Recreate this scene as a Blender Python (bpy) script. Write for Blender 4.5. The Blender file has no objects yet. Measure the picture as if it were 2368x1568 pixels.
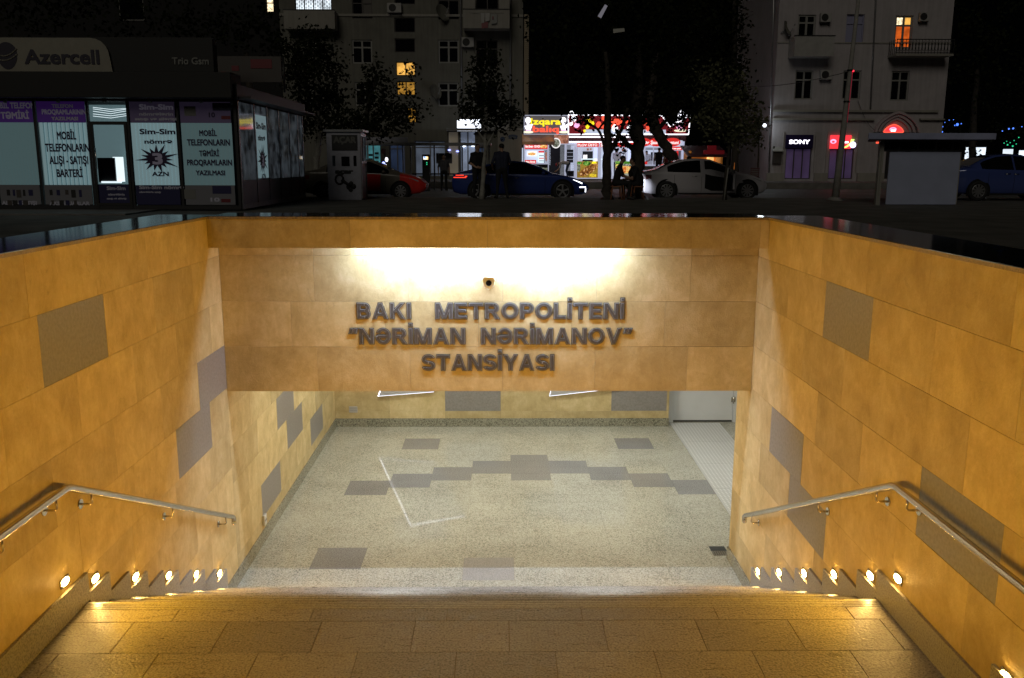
import bpy, bmesh, math, random
from mathutils import Vector, Matrix
S = bpy.context.scene
COL = S.collection
rnd = random.Random(7)
PI = math.pi
R = math.radians

# ------------------------------------------------------------------ camera, sky, city glow, exposure
CAMZ = 1.27
YAW, PITCH, ROLL, FPX = R(0.752), R(11.247), R(0.145), 2041.4      # focal length in pixels of a 2368 x 1568 frame
FWD = Vector((math.sin(YAW)*math.cos(PITCH), math.cos(YAW)*math.cos(PITCH), -math.sin(PITCH)))
_r = Vector((math.cos(YAW), -math.sin(YAW), 0)); _u = _r.cross(FWD)
RIGHT = _r*math.cos(ROLL) + _u*math.sin(ROLL); UP = _u*math.cos(ROLL) - _r*math.sin(ROLL)
cd = bpy.data.cameras.new('camera'); cam = bpy.data.objects.new('camera', cd); COL.objects.link(cam)
m = Matrix((RIGHT, UP, -FWD)).transposed().to_4x4(); m.translation = (0, 0, CAMZ); cam.matrix_world = m
cd.sensor_width = 36; cd.lens = 36*FPX/2368; cd.clip_end = 2000; cd.clip_start = 0.05
S.camera = cam
w = bpy.data.worlds.new('World'); S.world = w; w.use_nodes = True
nt = w.node_tree; bg = nt.nodes['Background']
sky = nt.nodes.new('ShaderNodeTexSky'); sky.sky_type = 'NISHITA'; sky.sun_disc = False
SUN_EL, SUN_ROT = R(32), R(165)
sky.sun_elevation = SUN_EL; sky.sun_rotation = SUN_ROT
nt.links.new(sky.outputs[0], bg.inputs[0]); bg.inputs[1].default_value = 0.00005
sd = bpy.data.lights.new('city_glow', 'SUN'); so = bpy.data.objects.new('city_glow', sd); COL.objects.link(so)  # sun lamp added in place of the city's street lighting
sd.energy = 0.25; sd.angle = R(25); sd.color = (1, .93, .78)
# light comes from behind the camera and a little to the left, from above
so.rotation_euler = Vector((0.28, 1.0, -0.62)).to_track_quat('-Z', 'Y').to_euler()
S.view_settings.view_transform = 'Standard'; S.view_settings.look = 'None'
S.view_settings.exposure = 0; S.view_settings.gamma = 1; S.view_settings.use_curve_mapping = False
try:
    S.cycles.use_denoising = True; S.cycles.max_bounces = 6; S.cycles.glossy_bounces = 3; S.cycles.diffuse_bounces = 4
    S.cycles.sample_clamp_indirect = 4; S.cycles.caustics_reflective = False; S.cycles.caustics_refractive = False
except Exception: pass

def at(x, y, Y):
    """the point of the plane at distance Y seen at (x, y) of a 2368 x 1568 frame"""
    d = FWD + RIGHT*((x-1184)/FPX) - UP*((y-784)/FPX)
    t = Y/d.y
    return Vector((d.x*t, Y, CAMZ + d.z*t))

# ------------------------------------------------------------------ materials
def nodes(name):
    mt = bpy.data.materials.new(name); mt.use_nodes = True
    n = mt.node_tree.nodes; b = n['Principled BSDF']
    return mt, n, mt.node_tree.links, b
def mat(name, col, rough=.6, metal=0, spec=.5, noise=0, nscale=8, bump=0, bscale=40, coat=0, alpha=1):
    mt, n, l, b = nodes(name)
    b.inputs['Base Color'].default_value = (*col, 1); b.inputs['Roughness'].default_value = rough
    b.inputs['Metallic'].default_value = metal; b.inputs['Specular IOR Level'].default_value = spec
    b.inputs['Coat Weight'].default_value = coat; b.inputs['Alpha'].default_value = alpha
    if noise or bump:
        tc = n.new('ShaderNodeTexCoord')
    if noise:
        t = n.new('ShaderNodeTexNoise'); t.inputs['Scale'].default_value = nscale; t.inputs['Detail'].default_value = 6
        l.new(tc.outputs['Object'], t.inputs['Vector'])
        r = n.new('ShaderNodeMapRange'); r.inputs[1].default_value = .3; r.inputs[2].default_value = .7
        r.inputs[3].default_value = 1-noise; r.inputs[4].default_value = 1+noise; l.new(t.outputs[0], r.inputs[0])
        mx = n.new('ShaderNodeVectorMath'); mx.operation = 'SCALE'; mx.inputs[0].default_value = col
        l.new(r.outputs[0], mx.inputs['Scale']); l.new(mx.outputs[0], b.inputs['Base Color'])
    if bump:
        t = n.new('ShaderNodeTexNoise'); t.inputs['Scale'].default_value = bscale; t.inputs['Detail'].default_value = 5
        l.new(tc.outputs['Object'], t.inputs['Vector'])
        bp = n.new('ShaderNodeBump'); bp.inputs['Strength'].default_value = bump; bp.inputs['Distance'].default_value = .02
        l.new(t.outputs[0], bp.inputs['Height']); l.new(bp.outputs[0], b.inputs['Normal'])
    return mt
def emit(name, col, s, sample=True, vary=0, vscale=30):
    mt, n, l, b = nodes(name)
    b.inputs['Base Color'].default_value = (*[c*.6 for c in col], 1)
    b.inputs['Emission Color'].default_value = (*col, 1); b.inputs['Emission Strength'].default_value = s
    b.inputs['Roughness'].default_value = .4
    if vary:
        tc = n.new('ShaderNodeTexCoord'); t = n.new('ShaderNodeTexNoise'); t.inputs['Scale'].default_value = vscale
        l.new(tc.outputs['Object'], t.inputs['Vector'])
        r = n.new('ShaderNodeMapRange'); r.inputs[1].default_value = .35; r.inputs[2].default_value = .65
        r.inputs[3].default_value = s*(1-vary); r.inputs[4].default_value = s*(1+vary)
        l.new(t.outputs[0], r.inputs[0]); l.new(r.outputs[0], b.inputs['Emission Strength'])
    if not sample: mt.cycles.emission_sampling = 'NONE'
    return mt
def math_n(n, l, op, a, b=None):
    x = n.new('ShaderNodeMath'); x.operation = op
    for i, v in enumerate((a, b)):
        if v is None: continue
        if isinstance(v, (int, float)): x.inputs[i].default_value = v
        else: l.new(v, x.inputs[i])
    return x.outputs[0]
def ramp(n, l, src, stops):
    r = n.new('ShaderNodeValToRGB'); e = r.color_ramp.elements
    while len(e) < len(stops): e.new(.5)
    for i, (p, c) in enumerate(stops): e[i].position = p; e[i].color = (*c, 1)
    l.new(src, r.inputs[0]); return r.outputs[0]
def noise_n(n, l, vec, scale, detail=6, rough=.55, dist=0):
    t = n.new('ShaderNodeTexNoise'); t.inputs['Scale'].default_value = scale; t.inputs['Detail'].default_value = detail
    t.inputs['Roughness'].default_value = rough; t.inputs['Distortion'].default_value = dist
    l.new(vec, t.inputs['Vector']); return t.outputs[0]
def mapping(n, l, sc, rot=(0, 0, 0), out='Object'):
    tc = n.new('ShaderNodeTexCoord'); mp = n.new('ShaderNodeMapping')
    mp.inputs['Scale'].default_value = sc; mp.inputs['Rotation'].default_value = rot
    l.new(tc.outputs[out], mp.inputs['Vector']); return mp.outputs[0]
def tint_scale(n, l, colsock, amt):
    """per-slab brightness from the face attribute tint (-1..1)"""
    a = n.new('ShaderNodeAttribute'); a.attribute_name = 'tint'
    k = math_n(n, l, 'MULTIPLY_ADD', a.outputs['Fac'], amt); k.node.inputs[2].default_value = 1
    v = n.new('ShaderNodeVectorMath'); v.operation = 'SCALE'; l.new(colsock, v.inputs[0]); l.new(k, v.inputs['Scale'])
    return v.outputs[0], a.outputs['Fac']
def sandstone(name, c0, c1, c2, rough=.55):
    """honed sandstone cladding: soft clouds, slanting brushed streaks, iron stains and a fine grain"""
    mt, n, l, b = nodes(name)
    a = n.new('ShaderNodeAttribute'); a.attribute_name = 'tint'
    tc = n.new('ShaderNodeTexCoord')
    off = n.new('ShaderNodeVectorMath'); off.operation = 'SCALE'; off.inputs[0].default_value = (13, 7, 19)
    l.new(a.outputs['Fac'], off.inputs['Scale'])
    add = n.new('ShaderNodeVectorMath'); l.new(tc.outputs['Object'], add.inputs[0]); l.new(off.outputs[0], add.inputs[1])
    vec = add.outputs[0]
    def mp(sc, rot):
        q = n.new('ShaderNodeMapping'); q.inputs['Scale'].default_value = sc; q.inputs['Rotation'].default_value = rot
        l.new(vec, q.inputs['Vector']); return q.outputs[0]
    cl = noise_n(n, l, vec, 3.4, 9, .70, .25)
    st = noise_n(n, l, mp((4.5, 4.5, 1.7), (.75, .55, .3)), 2.6, 7, .7, 1.6)
    gr = noise_n(n, l, vec, 70, 4, .7)
    s = math_n(n, l, 'MULTIPLY_ADD', cl, .66); s.node.inputs[2].default_value = 0
    s2 = math_n(n, l, 'MULTIPLY_ADD', st, .22); l.new(s, s2.node.inputs[2])
    s3 = math_n(n, l, 'MULTIPLY_ADD', gr, .12); l.new(s2, s3.node.inputs[2])
    c = ramp(n, l, s3, [(.34, c0), (.5, c1), (.66, c2)])
    sp = noise_n(n, l, vec, 5.5, 8, .75, 2)
    spm = n.new('ShaderNodeMapRange'); spm.inputs[1].default_value = .60; spm.inputs[2].default_value = .74
    spm.inputs[3].default_value = 1; spm.inputs[4].default_value = .70; l.new(sp, spm.inputs[0])
    sc = n.new('ShaderNodeVectorMath'); sc.operation = 'SCALE'; l.new(c, sc.inputs[0]); l.new(spm.outputs[0], sc.inputs['Scale'])
    col, _ = tint_scale(n, l, sc.outputs[0], .15)
    l.new(col, b.inputs['Base Color']); b.inputs['Roughness'].default_value = rough
    b.inputs['Specular IOR Level'].default_value = .35
    bp = n.new('ShaderNodeBump'); bp.inputs['Strength'].default_value = .30; bp.inputs['Distance'].default_value = .012
    hh = math_n(n, l, 'MULTIPLY_ADD', st, .8); l.new(gr, hh.node.inputs[2])
    l.new(hh, bp.inputs['Height']); l.new(bp.outputs[0], b.inputs['Normal'])
    return mt
def granite(name, dark, mid, light, scale=95, rough=.15, bump=0, bscale=60, tint=.06, spec=.5, worn=0):
    mt, n, l, b = nodes(name)
    v = mapping(n, l, (1, 1, 1))
    a1 = noise_n(n, l, v, scale, 3, .6); a2 = noise_n(n, l, v, 1.7, 3); 
    s = math_n(n, l, 'MULTIPLY_ADD', a2, .16); s1 = math_n(n, l, 'MULTIPLY', a1, .84); l.new(s1, s.node.inputs[2])
    c = ramp(n, l, s, [(.36, dark), (.48, mid), (.62, light)])
    col, _ = tint_scale(n, l, c, tint)
    l.new(col, b.inputs['Base Color']); b.inputs['Roughness'].default_value = rough; b.inputs['Specular IOR Level'].default_value = spec
    if worn:
        wv = mapping(n, l, (2.2, 9, 1)); wn = noise_n(n, l, wv, 3, 6, .7, .6)
        mr = n.new('ShaderNodeMapRange'); mr.inputs[1].default_value = .38; mr.inputs[2].default_value = .62
        mr.inputs[3].default_value = rough-worn; mr.inputs[4].default_value = rough+worn; l.new(wn, mr.inputs[0])
        l.new(mr.outputs[0], b.inputs['Roughness'])
    if bump:
        bn = noise_n(n, l, v, bscale, 5, .6)
        bp = n.new('ShaderNodeBump'); bp.inputs['Strength'].default_value = bump; bp.inputs['Distance'].default_value = .01
        l.new(bn, bp.inputs['Height']); l.new(bp.outputs[0], b.inputs['Normal'])
    return mt
def studded(name):
    mt, n, l, b = nodes(name)
    tc = n.new('ShaderNodeTexCoord'); sp = n.new('ShaderNodeSeparateXYZ'); l.new(tc.outputs['Object'], sp.inputs[0])
    def cell(o, k):
        f = math_n(n, l, 'FRACT', math_n(n, l, 'MULTIPLY', o, k)); return math_n(n, l, 'SUBTRACT', f, .5)
    x = cell(sp.outputs[0], 20); y = cell(sp.outputs[1], 20)
    d = math_n(n, l, 'ADD', math_n(n, l, 'MULTIPLY', x, x), math_n(n, l, 'MULTIPLY', y, y))
    c = ramp(n, l, d, [(.035, (.80, .79, .77)), (.06, (.50, .49, .47))]); l.new(c, b.inputs['Base Color'])
    b.inputs['Roughness'].default_value = .35
    bp = n.new('ShaderNodeBump'); bp.inputs['Strength'].default_value = .5; bp.inputs['Distance'].default_value = .006; bp.invert = True
    l.new(d, bp.inputs['Height']); l.new(bp.outputs[0], b.inputs['Normal'])
    return mt

M = {}
M['stone'] = sandstone('sandstone', (.39, .285, .12), (.53, .405, .195), (.67, .545, .31))
M['greystone'] = granite('grey_slab', (.21, .19, .17), (.24, .22, .20), (.27, .25, .23), 40, .38, .12, 120, .03)
M['grout'] = mat('grout', (.22, .165, .10), .9)
M['floor'] = granite('polished_granite_floor', (.17, .162, .13), (.41, .39, .315), (.54, .515, .43), 80, .035, 0, 60, .03, .5)
M['floorgreylit'] = granite('lit_grey_granite_inlay', (.22, .205, .19), (.34, .32, .295), (.42, .40, .37), 90, .12, 0, 60, .03)  # lighter copy of the grey inlay, bright light put into its colour
M['floorgrey'] = granite('grey_granite_inlay', (.13, .125, .12), (.225, .215, .208), (.31, .30, .292), 70, .12, 0, 60, .03)
M['skirt'] = granite('granite_skirting', (.06, .06, .045), (.23, .22, .16), (.36, .34, .26), 70, .25, 0, 60, .03)
M['landing'] = granite('worn_granite_paving', (.12, .107, .093), (.29, .262, .23), (.40, .37, .335), 80, .38, .5, 55, .13, .6, .14)
M['tread'] = granite('worn_granite_tread', (.08, .075, .065), (.22, .205, .18), (.32, .30, .27), 80, .32, .4, 70, .05, .6, .08)
M['nosing'] = granite('pale_grooved_nosing', (.22, .21, .19), (.40, .38, .35), (.50, .48, .45), 90, .3)
M['stepskirt'] = granite('grey_granite_step_skirting', (.16, .15, .14), (.29, .275, .25), (.38, .36, .33), 90, .3, 0, 60, .04)
M['blackgranite'] = granite('polished_dark_granite', (.008, .008, .008), (.016, .016, .017), (.03, .03, .03), 160, .09, 0, 60, .02, .13)
M['copingedge'] = mat('granite_coping_edge', (.25, .19, .11), .5, noise=.3, nscale=60)
M['steel'] = mat('brushed_stainless_steel', (.62, .60, .57), .22, 1, bump=.03, bscale=200)
M['brass'] = mat('polished_steel_bracket', (.66, .60, .5), .18, 1)
M['concrete'] = mat('concrete', (.28, .27, .25), .85, noise=.15)
M['plaster'] = mat('white_ceiling', (.72, .71, .66), .8)
M['doorgrey'] = mat('painted_grey_door', (.60, .61, .61), .35, noise=.04, nscale=3)
M['black'] = mat('black', (.012, .012, .012), .6)
M['plastic'] = mat('grey_plastic', (.42, .40, .38), .4)
M['plasticdark'] = mat('grey_plastic_slots', (.25, .24, .22), .5)
M['studs'] = studded('studded_metal_mat')
M['letterface'] = mat('bronze_letter_face', (.065, .055, .047), .42, 0, noise=.12, nscale=25)
M['letteredge'] = mat('dark_letter_edge', (.02, .018, .016), .35, .3)
M['letterrim'] = mat('bright_letter_rim', (.46, .44, .42), .3, .2)
M['tube'] = emit('fluorescent_tube', (.66, .86, 1.22), 300)
M['warm'] = emit('warm_step_lamp', (1, .60, .16), 220)
M['ceil'] = emit('ceiling_lamp', (.95, 1, .95), 30)
M['cool'] = emit('cool_white_edge', (.86, .90, 1), 1.7, False); M['coolhi'] = emit('bright_cool_white_edge', (.86, .90, 1), 5, False); M['litface'] = emit('soft_lit_panel', (.95, .97, 1), 2.6, False)
M['camgrey'] = mat('cream_camera_housing', (.80, .76, .58), .35)
M['glassblack'] = mat('black_glass', (.008, .008, .01), .06)

# ------------------------------------------------------------------ mesh helpers
class MB:
    def __init__(self): self.v = []; self.f = []; self.m = []; self.t = []; self.mi = 0; self.tint = 0.; self.sm = []; self.smooth = False
    def face(self, idx): self.f.append(tuple(idx)); self.m.append(self.mi); self.t.append(self.tint); self.sm.append(self.smooth)
    def quad(self, a, b, c, d):
        k = len(self.v); self.v += [tuple(a), tuple(b), tuple(c), tuple(d)]; self.face((k, k+1, k+2, k+3))
    def box(self, x0, x1, y0, y1, z0, z1, M4=None):
        k = len(self.v)
        p = [(x, y, z) for z in (z0, z1) for y in (y0, y1) for x in (x0, x1)]
        if M4 is not None: p = [tuple(M4 @ Vector(q)) for q in p]
        self.v += p
        for q in ((0, 2, 3, 1), (4, 5, 7, 6), (0, 1, 5, 4), (2, 6, 7, 3), (0, 4, 6, 2), (1, 3, 7, 5)): self.face([k+i for i in q])
    def prism(self, pts, ext, cap=True):
        """closed outline pts (3d) swept by vector ext"""
        k = len(self.v); n = len(pts); ext = Vector(ext)
        self.v += [tuple(p) for p in pts] + [tuple(Vector(p)+ext) for p in pts]
        if cap: self.face([k+i for i in range(n)][::-1]); self.face([k+n+i for i in range(n)])
        for i in range(n): j = (i+1) % n; self.face((k+i, k+j, k+n+j, k+n+i))
    def tube(self, pts, rad, n=10, cap=True):
        pts = [Vector(p) for p in pts]; rads = rad if isinstance(rad, (list, tuple)) else [rad]*len(pts)
        k = len(self.v); ref = None
        for i, p in enumerate(pts):
            a = pts[max(i-1, 0)]; b = pts[min(i+1, len(pts)-1)]; d = (b-a).normalized()
            if ref is None: ref = Vector((0, 0, 1)) if abs(d.z) < .9 else Vector((1, 0, 0))
            s = d.cross(ref).normalized(); u = s.cross(d).normalized(); ref = u
            for j in range(n):
                an = 2*PI*j/n; self.v.append(tuple(p + s*(math.cos(an)*rads[i]) + u*(math.sin(an)*rads[i])))
        sm = self.smooth; self.smooth = True
        for i in range(len(pts)-1):
            for j in range(n): q = (j+1) % n; self.face((k+i*n+j, k+i*n+q, k+(i+1)*n+q, k+(i+1)*n+j))
        self.smooth = sm
        if cap:
            self.face([k+j for j in range(n)][::-1]); e = k+(len(pts)-1)*n; self.face([e+j for j in range(n)])
    def ell(self, c, r, nu=12, nv=8, M4=None, half=None):
        k = len(self.v); c = Vector(c)
        for i in range(nv+1):
            th = PI*i/nv
            for j in range(nu):
                ph = 2*PI*j/nu
                p = Vector((r[0]*math.sin(th)*math.cos(ph), r[1]*math.sin(th)*math.sin(ph), r[2]*math.cos(th)))
                if M4 is not None: p = M4 @ p
                self.v.append(tuple(c+p))
        sm = self.smooth; self.smooth = True
        for i in range(nv):
            for j in range(nu): q = (j+1) % nu; self.face((k+i*nu+j, k+(i+1)*nu+j, k+(i+1)*nu+q, k+i*nu+q))
        self.smooth = sm
    def disc(self, c, axis, r, h, n=20):
        """cylinder from c along axis by h"""
        ax = Vector(axis).normalized(); self.tube([c, Vector(c)+ax*h], r, n)
    def mesh(self, name, mats):
        me = bpy.data.meshes.new(name); me.from_pydata(self.v, [], self.f)
        if not isinstance(mats, (list, tuple)): mats = [mats]
        for q in mats: me.materials.append(M[q] if isinstance(q, str) else q)
        me.polygons.foreach_set('material_index', self.m)
        me.polygons.foreach_set('use_smooth', self.sm)
        a = me.attributes.new('tint', 'FLOAT', 'FACE'); a.data.foreach_set('value', self.t)
        me.update(); return me
    def build(self, name, mats, parent=None, smooth=False):
        o = bpy.data.objects.new(name, self.mesh(name, mats)); COL.objects.link(o)
        if parent is not None: o.parent = parent
        return o
def tag(o, label=None, cat=None, group=None, kind=None):
    if label: o['label'] = label
    if cat: o['category'] = cat
    if group: o['group'] = group
    if kind: o['kind'] = kind
    return o
def thing(name, label, cat, group=None, loc=(0, 0, 0), rz=0):
    o = bpy.data.objects.new(name, None); COL.objects.link(o); o.location = loc; o.rotation_euler.z = rz
    o.empty_display_size = .2
    return tag(o, label, cat, group)
KIDS = {}
def copy_tree(o, parent=None):
    c = o.copy(); COL.objects.link(c)
    if parent is not None: c.parent = parent
    for ch in [x for x in bpy.data.objects if x.parent == o]: copy_tree(ch, c)
    return c
def bevel(o, wd=.01, seg=2):
    b = o.modifiers.new('bevel', 'BEVEL'); b.width = wd; b.segments = seg; b.limit_method = 'ANGLE'
    return o
_txt = {}
def text_mesh(s, extrude=.01, bold=.02, bev=0, res=3, shear=0):
    """lettering as a mesh; height of a capital = 1, starts at x = 0, stands in the XZ plane facing -Y"""
    key = (s, extrude, bold, bev, res, shear)
    if key in _txt: return _txt[key].copy()
    cu = bpy.data.curves.new('lettering', 'FONT'); cu.body = s; cu.extrude = extrude
    cu.offset = 0; cu.resolution_u = res; cu.shear = shear; cu.size = 1/.727
    ob = bpy.data.objects.new('lettering', cu); COL.objects.link(ob)
    me = bpy.data.meshes.new_from_object(ob.evaluated_get(bpy.context.evaluated_depsgraph_get()))
    bpy.data.objects.remove(ob); bpy.data.curves.remove(cu)
    me.transform(Matrix.Rotation(PI/2, 4, 'X'))
    if bold > 0:                                    # heavier strokes: shifted copies of the glyph, each a hair apart in depth
        bm = bmesh.new()
        for i in range(9):
            q = me.copy(); q.transform(Matrix.Translation((bold*(i % 3-1), -.0003*i-extrude*.004*i, bold*(i//3-1)))); bm.from_mesh(q); bpy.data.meshes.remove(q)
        bm.to_mesh(me); bm.free()
    _txt[key] = me
    return me.copy()
def bounds(me):
    xs = [v.co.x for v in me.vertices]; zs = [v.co.z for v in me.vertices]
    return (min(xs), max(xs), min(zs), max(zs)) if xs else (0, 1, 0, 1)
def text(s, x0, x1, z0, h, y, mt, name='lettering', parent=None, bold=.03, depth=.02, M4=None, shear=0, bev=0):
    """a line of lettering from x0 to x1, baseline z0, capital height h, front at y (facing -Y)"""
    me = text_mesh(s, depth/2/h if h else .01, bold, bev, 3, shear)
    b = bounds(me); sx = (x1-x0)/max(b[1]-b[0], 1e-6)
    T = Matrix.Translation((x0 - b[0]*sx, y+depth/2, z0)) @ Matrix.Diagonal((sx, h, h, 1))
    if M4 is not None: T = M4 @ T
    me.transform(T)
    me.materials.clear(); me.materials.append(M[mt] if isinstance(mt, str) else mt)
    o = bpy.data.objects.new(name, me); COL.objects.link(o)
    if parent is not None: o.parent = parent
    return o
def textpx(s, x0, x1, y0, y1, Y, mt, parent=None, bold=.03, depth=.02, name='lettering', **k):
    a = at(x0, y1, Y); b = at(x1, y0, Y)
    return text(s, a.x, b.x, a.z, b.z-a.z, Y-depth, mt, name, parent, bold, depth, **k)
def pbox(mb, x0, y0, x1, y1, Y, d=.1, front=0):
    """box whose front face fills the frame rectangle at distance Y"""
    a = at(x0, y1, Y); b = at(x1, y0, Y); mb.box(a.x, b.x, Y-front, Y+d, a.z, b.z)

# ------------------------------------------------------------------ dimensions of the stairwell
XL, XR, YL, YB, YK = -2.625, 2.423, 8.247, 7.961, 13.541
ZB, ZC, ZBB, ZLB, ZF, ZLD = .778, .803, .519, -.88, -2.843, -1.45
YE, RUN, RISE, NT = 5.175, .293, .139, 9
CEIL = -.45

def slabs(mb, fn, u0, u1, zs, wd, offs, grey=(), gap=.0011, th=.03, rr=rnd):
    """courses of slabs; fn(u,z,depth) -> point; material 0 stone, 1 grey slab"""
    for i in range(len(zs)-1):
        zt, zb = zs[i], zs[i+1]; u = offs[i] - math.ceil((offs[i]-u0)/wd)*wd
        while u < u1:
            a, b = max(u, u0), min(u+wd, u1)
            if b-a > .02:
                g = any(a <= gu <= b and zb <= gz <= zt for gu, gz in grey)
                mb.mi = 1 if g else 0; mb.tint = rr.uniform(-1, 1)
                p = [(a+gap, zb+gap), (b-gap, zb+gap), (b-gap, zt-gap), (a+gap, zt-gap)]
                dd = rr.uniform(0, .0012)
                f = [fn(q[0], q[1], dd) for q in p]; k = [fn(q[0], q[1], -th) for q in p]
                mb.quad(*f)
                for j in range(4): mb.quad(f[j], k[j], k[(j+1) % 4], f[(j+1) % 4])
            u += wd
    mb.tint = 0

# --- side walls
def side_wall(name, label, X, s, yend, zs1, off1, grey1, zs2=None, off2=None, grey2=()):
    t = thing(name, label, 'wall', 'stone clad walls of the stairwell')
    fn = lambda u, z, d: (X + s*d, u, z)
    mb = MB(); slabs(mb, fn, -1.6, YL if zs2 else yend, zs1, .845, off1, grey1)
    if zs2: slabs(mb, fn, YL, yend, zs2, .845, off2, grey2)
    mb.build('cladding', ['stone', 'greystone'], t)
    b = MB(); x0, x1 = sorted((X - s*.012, X - s*.5))
    b.box(x0, x1, -1.6, 8.5, ZF-.2, ZB-.002)
    if yend > 8.5: b.box(x0, x1, 8.5, yend, ZF-.2, -.06)
    b.build('core', 'grout', t)
    c = MB(); x0, x1 = sorted((X + s*.018, X - s*.52))
    for k in range(7):
        y0 = -1.6+k*1.40; y1 = min(y0+1.397, 8.535)
        c.tint = rnd.uniform(-1, 1); c.box(x0, x1, y0, y1, ZB, ZC)
    c.build('coping', 'blackgranite', t)
    e = MB(); x0, x1 = sorted((X + s*.018, X + s*.0215)); e.box(x0, x1, -1.6, YB-.02, ZB+.001, ZC-.003); e.build('coping_edge', 'copingedge', t)
    # stepped skirting along the landing and each tread
    k = MB(); x0, x1 = sorted((X + s*.002, X + s*.022)); h = .185
    k.tint = .3; k.box(x0, x1, 3.9, YE+.03, ZLD, ZLD+h)
    for i in range(1, NT+1):
        z = ZLD-RISE*i; y = YE+RUN*(i-1); k.tint = rnd.uniform(-1, 1); k.box(x0, x1, y+.031, y+RUN+.03, z-RISE+.002, z+h)
    for i in range(1, 9):
        z = ZLD+RISE*i; y = 3.9-RUN*i; k.tint = rnd.uniform(-1, 1); k.box(x0, x1, y, y+RUN-.001, z, z+h)
    k.build('stepped_skirting', 'stepskirt', t)
    q = MB(); x0, x1 = sorted((X + s*.002, X + s*.02)); y = YE+RUN*NT+.032
    q.box(x0, x1, y, yend, ZF, ZF+.135); q.build('skirting', 'skirt', t)
    return t
zsL = [ZB, .42, -.005, -.43, -.85, -1.27, -1.65, -2.04, -2.43, ZF]
zsP = [CEIL, -.68, -1.06, -1.44, -1.82, -2.2, -2.58, ZF]
side_wall('stair_wall', 'long sandstone wall on the left running from the stairs on into the passage', XL, 1, YK,
          zsL, [4.88, 4.96, 5.35, 7.48, 6.885, 5.1, 5.5, 5.0, 5.3], [(5.3, .2), (7.9, -.6), (7.3, -1.1)],
          zsP, [9., 9.4, 9.8, 10.02, 10.45, 9.205, 9.6], [(10.4, -1.6), (10.9, -2.0), (12.2, -2.4), (9.6, -2.4)])
side_wall('stair_wall', 'shorter sandstone wall on the right that ends just behind the lintel', XR, -1, 8.73,
          zsL, [4.08, 5.645, 5.2, 3.96, 6.74, 6.155, 5.5, 5.0, 5.3], [(6.1, .2), (4.4, -.6), (7.2, -1.0), (6.6, -1.4)])
# the end face of the right wall and the mass behind it
t = thing('passage_wall', 'return of sandstone wall turning right into the passage', 'wall', 'stone clad walls of the stairwell')
mb = MB(); slabs(mb, lambda u, z, d: (u, 8.735+d, z), XR, 6.5, zsP, .845, [2.42]*9); mb.build('cladding', ['stone', 'greystone'], t)
mb = MB(); mb.box(XR+.512, 6.5, 8.3, 8.72, ZF-.2, -.06); mb.build('core', 'grout', t)

# --- lintel with the station name, and the beam above it
t = thing('lintel', 'wide sandstone lintel over the passage mouth carrying the station name', 'lintel')
mb = MB(); slabs(mb, lambda u, z, d: (u, YL-d, z), XL+.002, XR-.002, [.66, .425, -.01, -.445, ZLB], .885, [-1.75, -1.75, -1.98, -1.75])
mb.build('cladding', ['stone', 'greystone'], t)
mb = MB(); mb.box(XL+.001, XR-.001, YL+.012, 8.49, ZLB, .655); mb.build('core', 'grout', t)
mb = MB(); slabs(mb, lambda u, y, d: (u, y, ZLB-.001-d), XL+.002, XR-.002, [8.49, YL+.004], .885, [-1.75]); mb.build('soffit', ['stone', 'greystone'], t)
t = thing('parapet_beam', 'narrow sandstone beam above the lintel topped by dark polished coping', 'beam')
mb = MB(); slabs(mb, lambda u, z, d: (u, YB-d, z), XL+.002, XR-.002, [ZB, ZBB], 1.23, [-.12], th=.025); mb.build('fascia', ['stone', 'greystone'], t)
mb = MB(); mb.box(XL+.001, XR-.001, YB+.03, 8.5, .665, ZB-.001); mb.box(XL+.001, XR-.001, YB+.004, YB+.029, ZBB+.0035, ZB-.001); mb.build('core', 'concrete', t)
mb = MB()
for k in range(4): mb.tint = rnd.uniform(-1, 1); mb.box(XL+.019+k*1.2525, XL+.019+k*1.2525+1.25, YB-.016, 8.535, ZB, ZC)
mb.build('coping', 'blackgranite', t)
mb = MB(); mb.box(XL+.02, XR-.02, YB-.0195, YB-.016, ZB+.001, ZC-.003); mb.build('coping_edge', 'copingedge', t)
# tube lamp hidden behind the beam
t = thing('tube_lamp', 'white fluorescent tube lamp hidden under the beam above the station name', 'lamp', loc=(-.11, 8.035, .6))
for x in (-.575, .575):
    mb = MB(); mb.tube([(x-.56, 0, 0), (x+.56, 0, 0)], .016, 10); mb.build('tube', 'tube', t)
mb = MB(); mb.box(-1.16, 1.16, -.02, .03, .025, .062); mb.build('batten', 'plastic', t)

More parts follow.
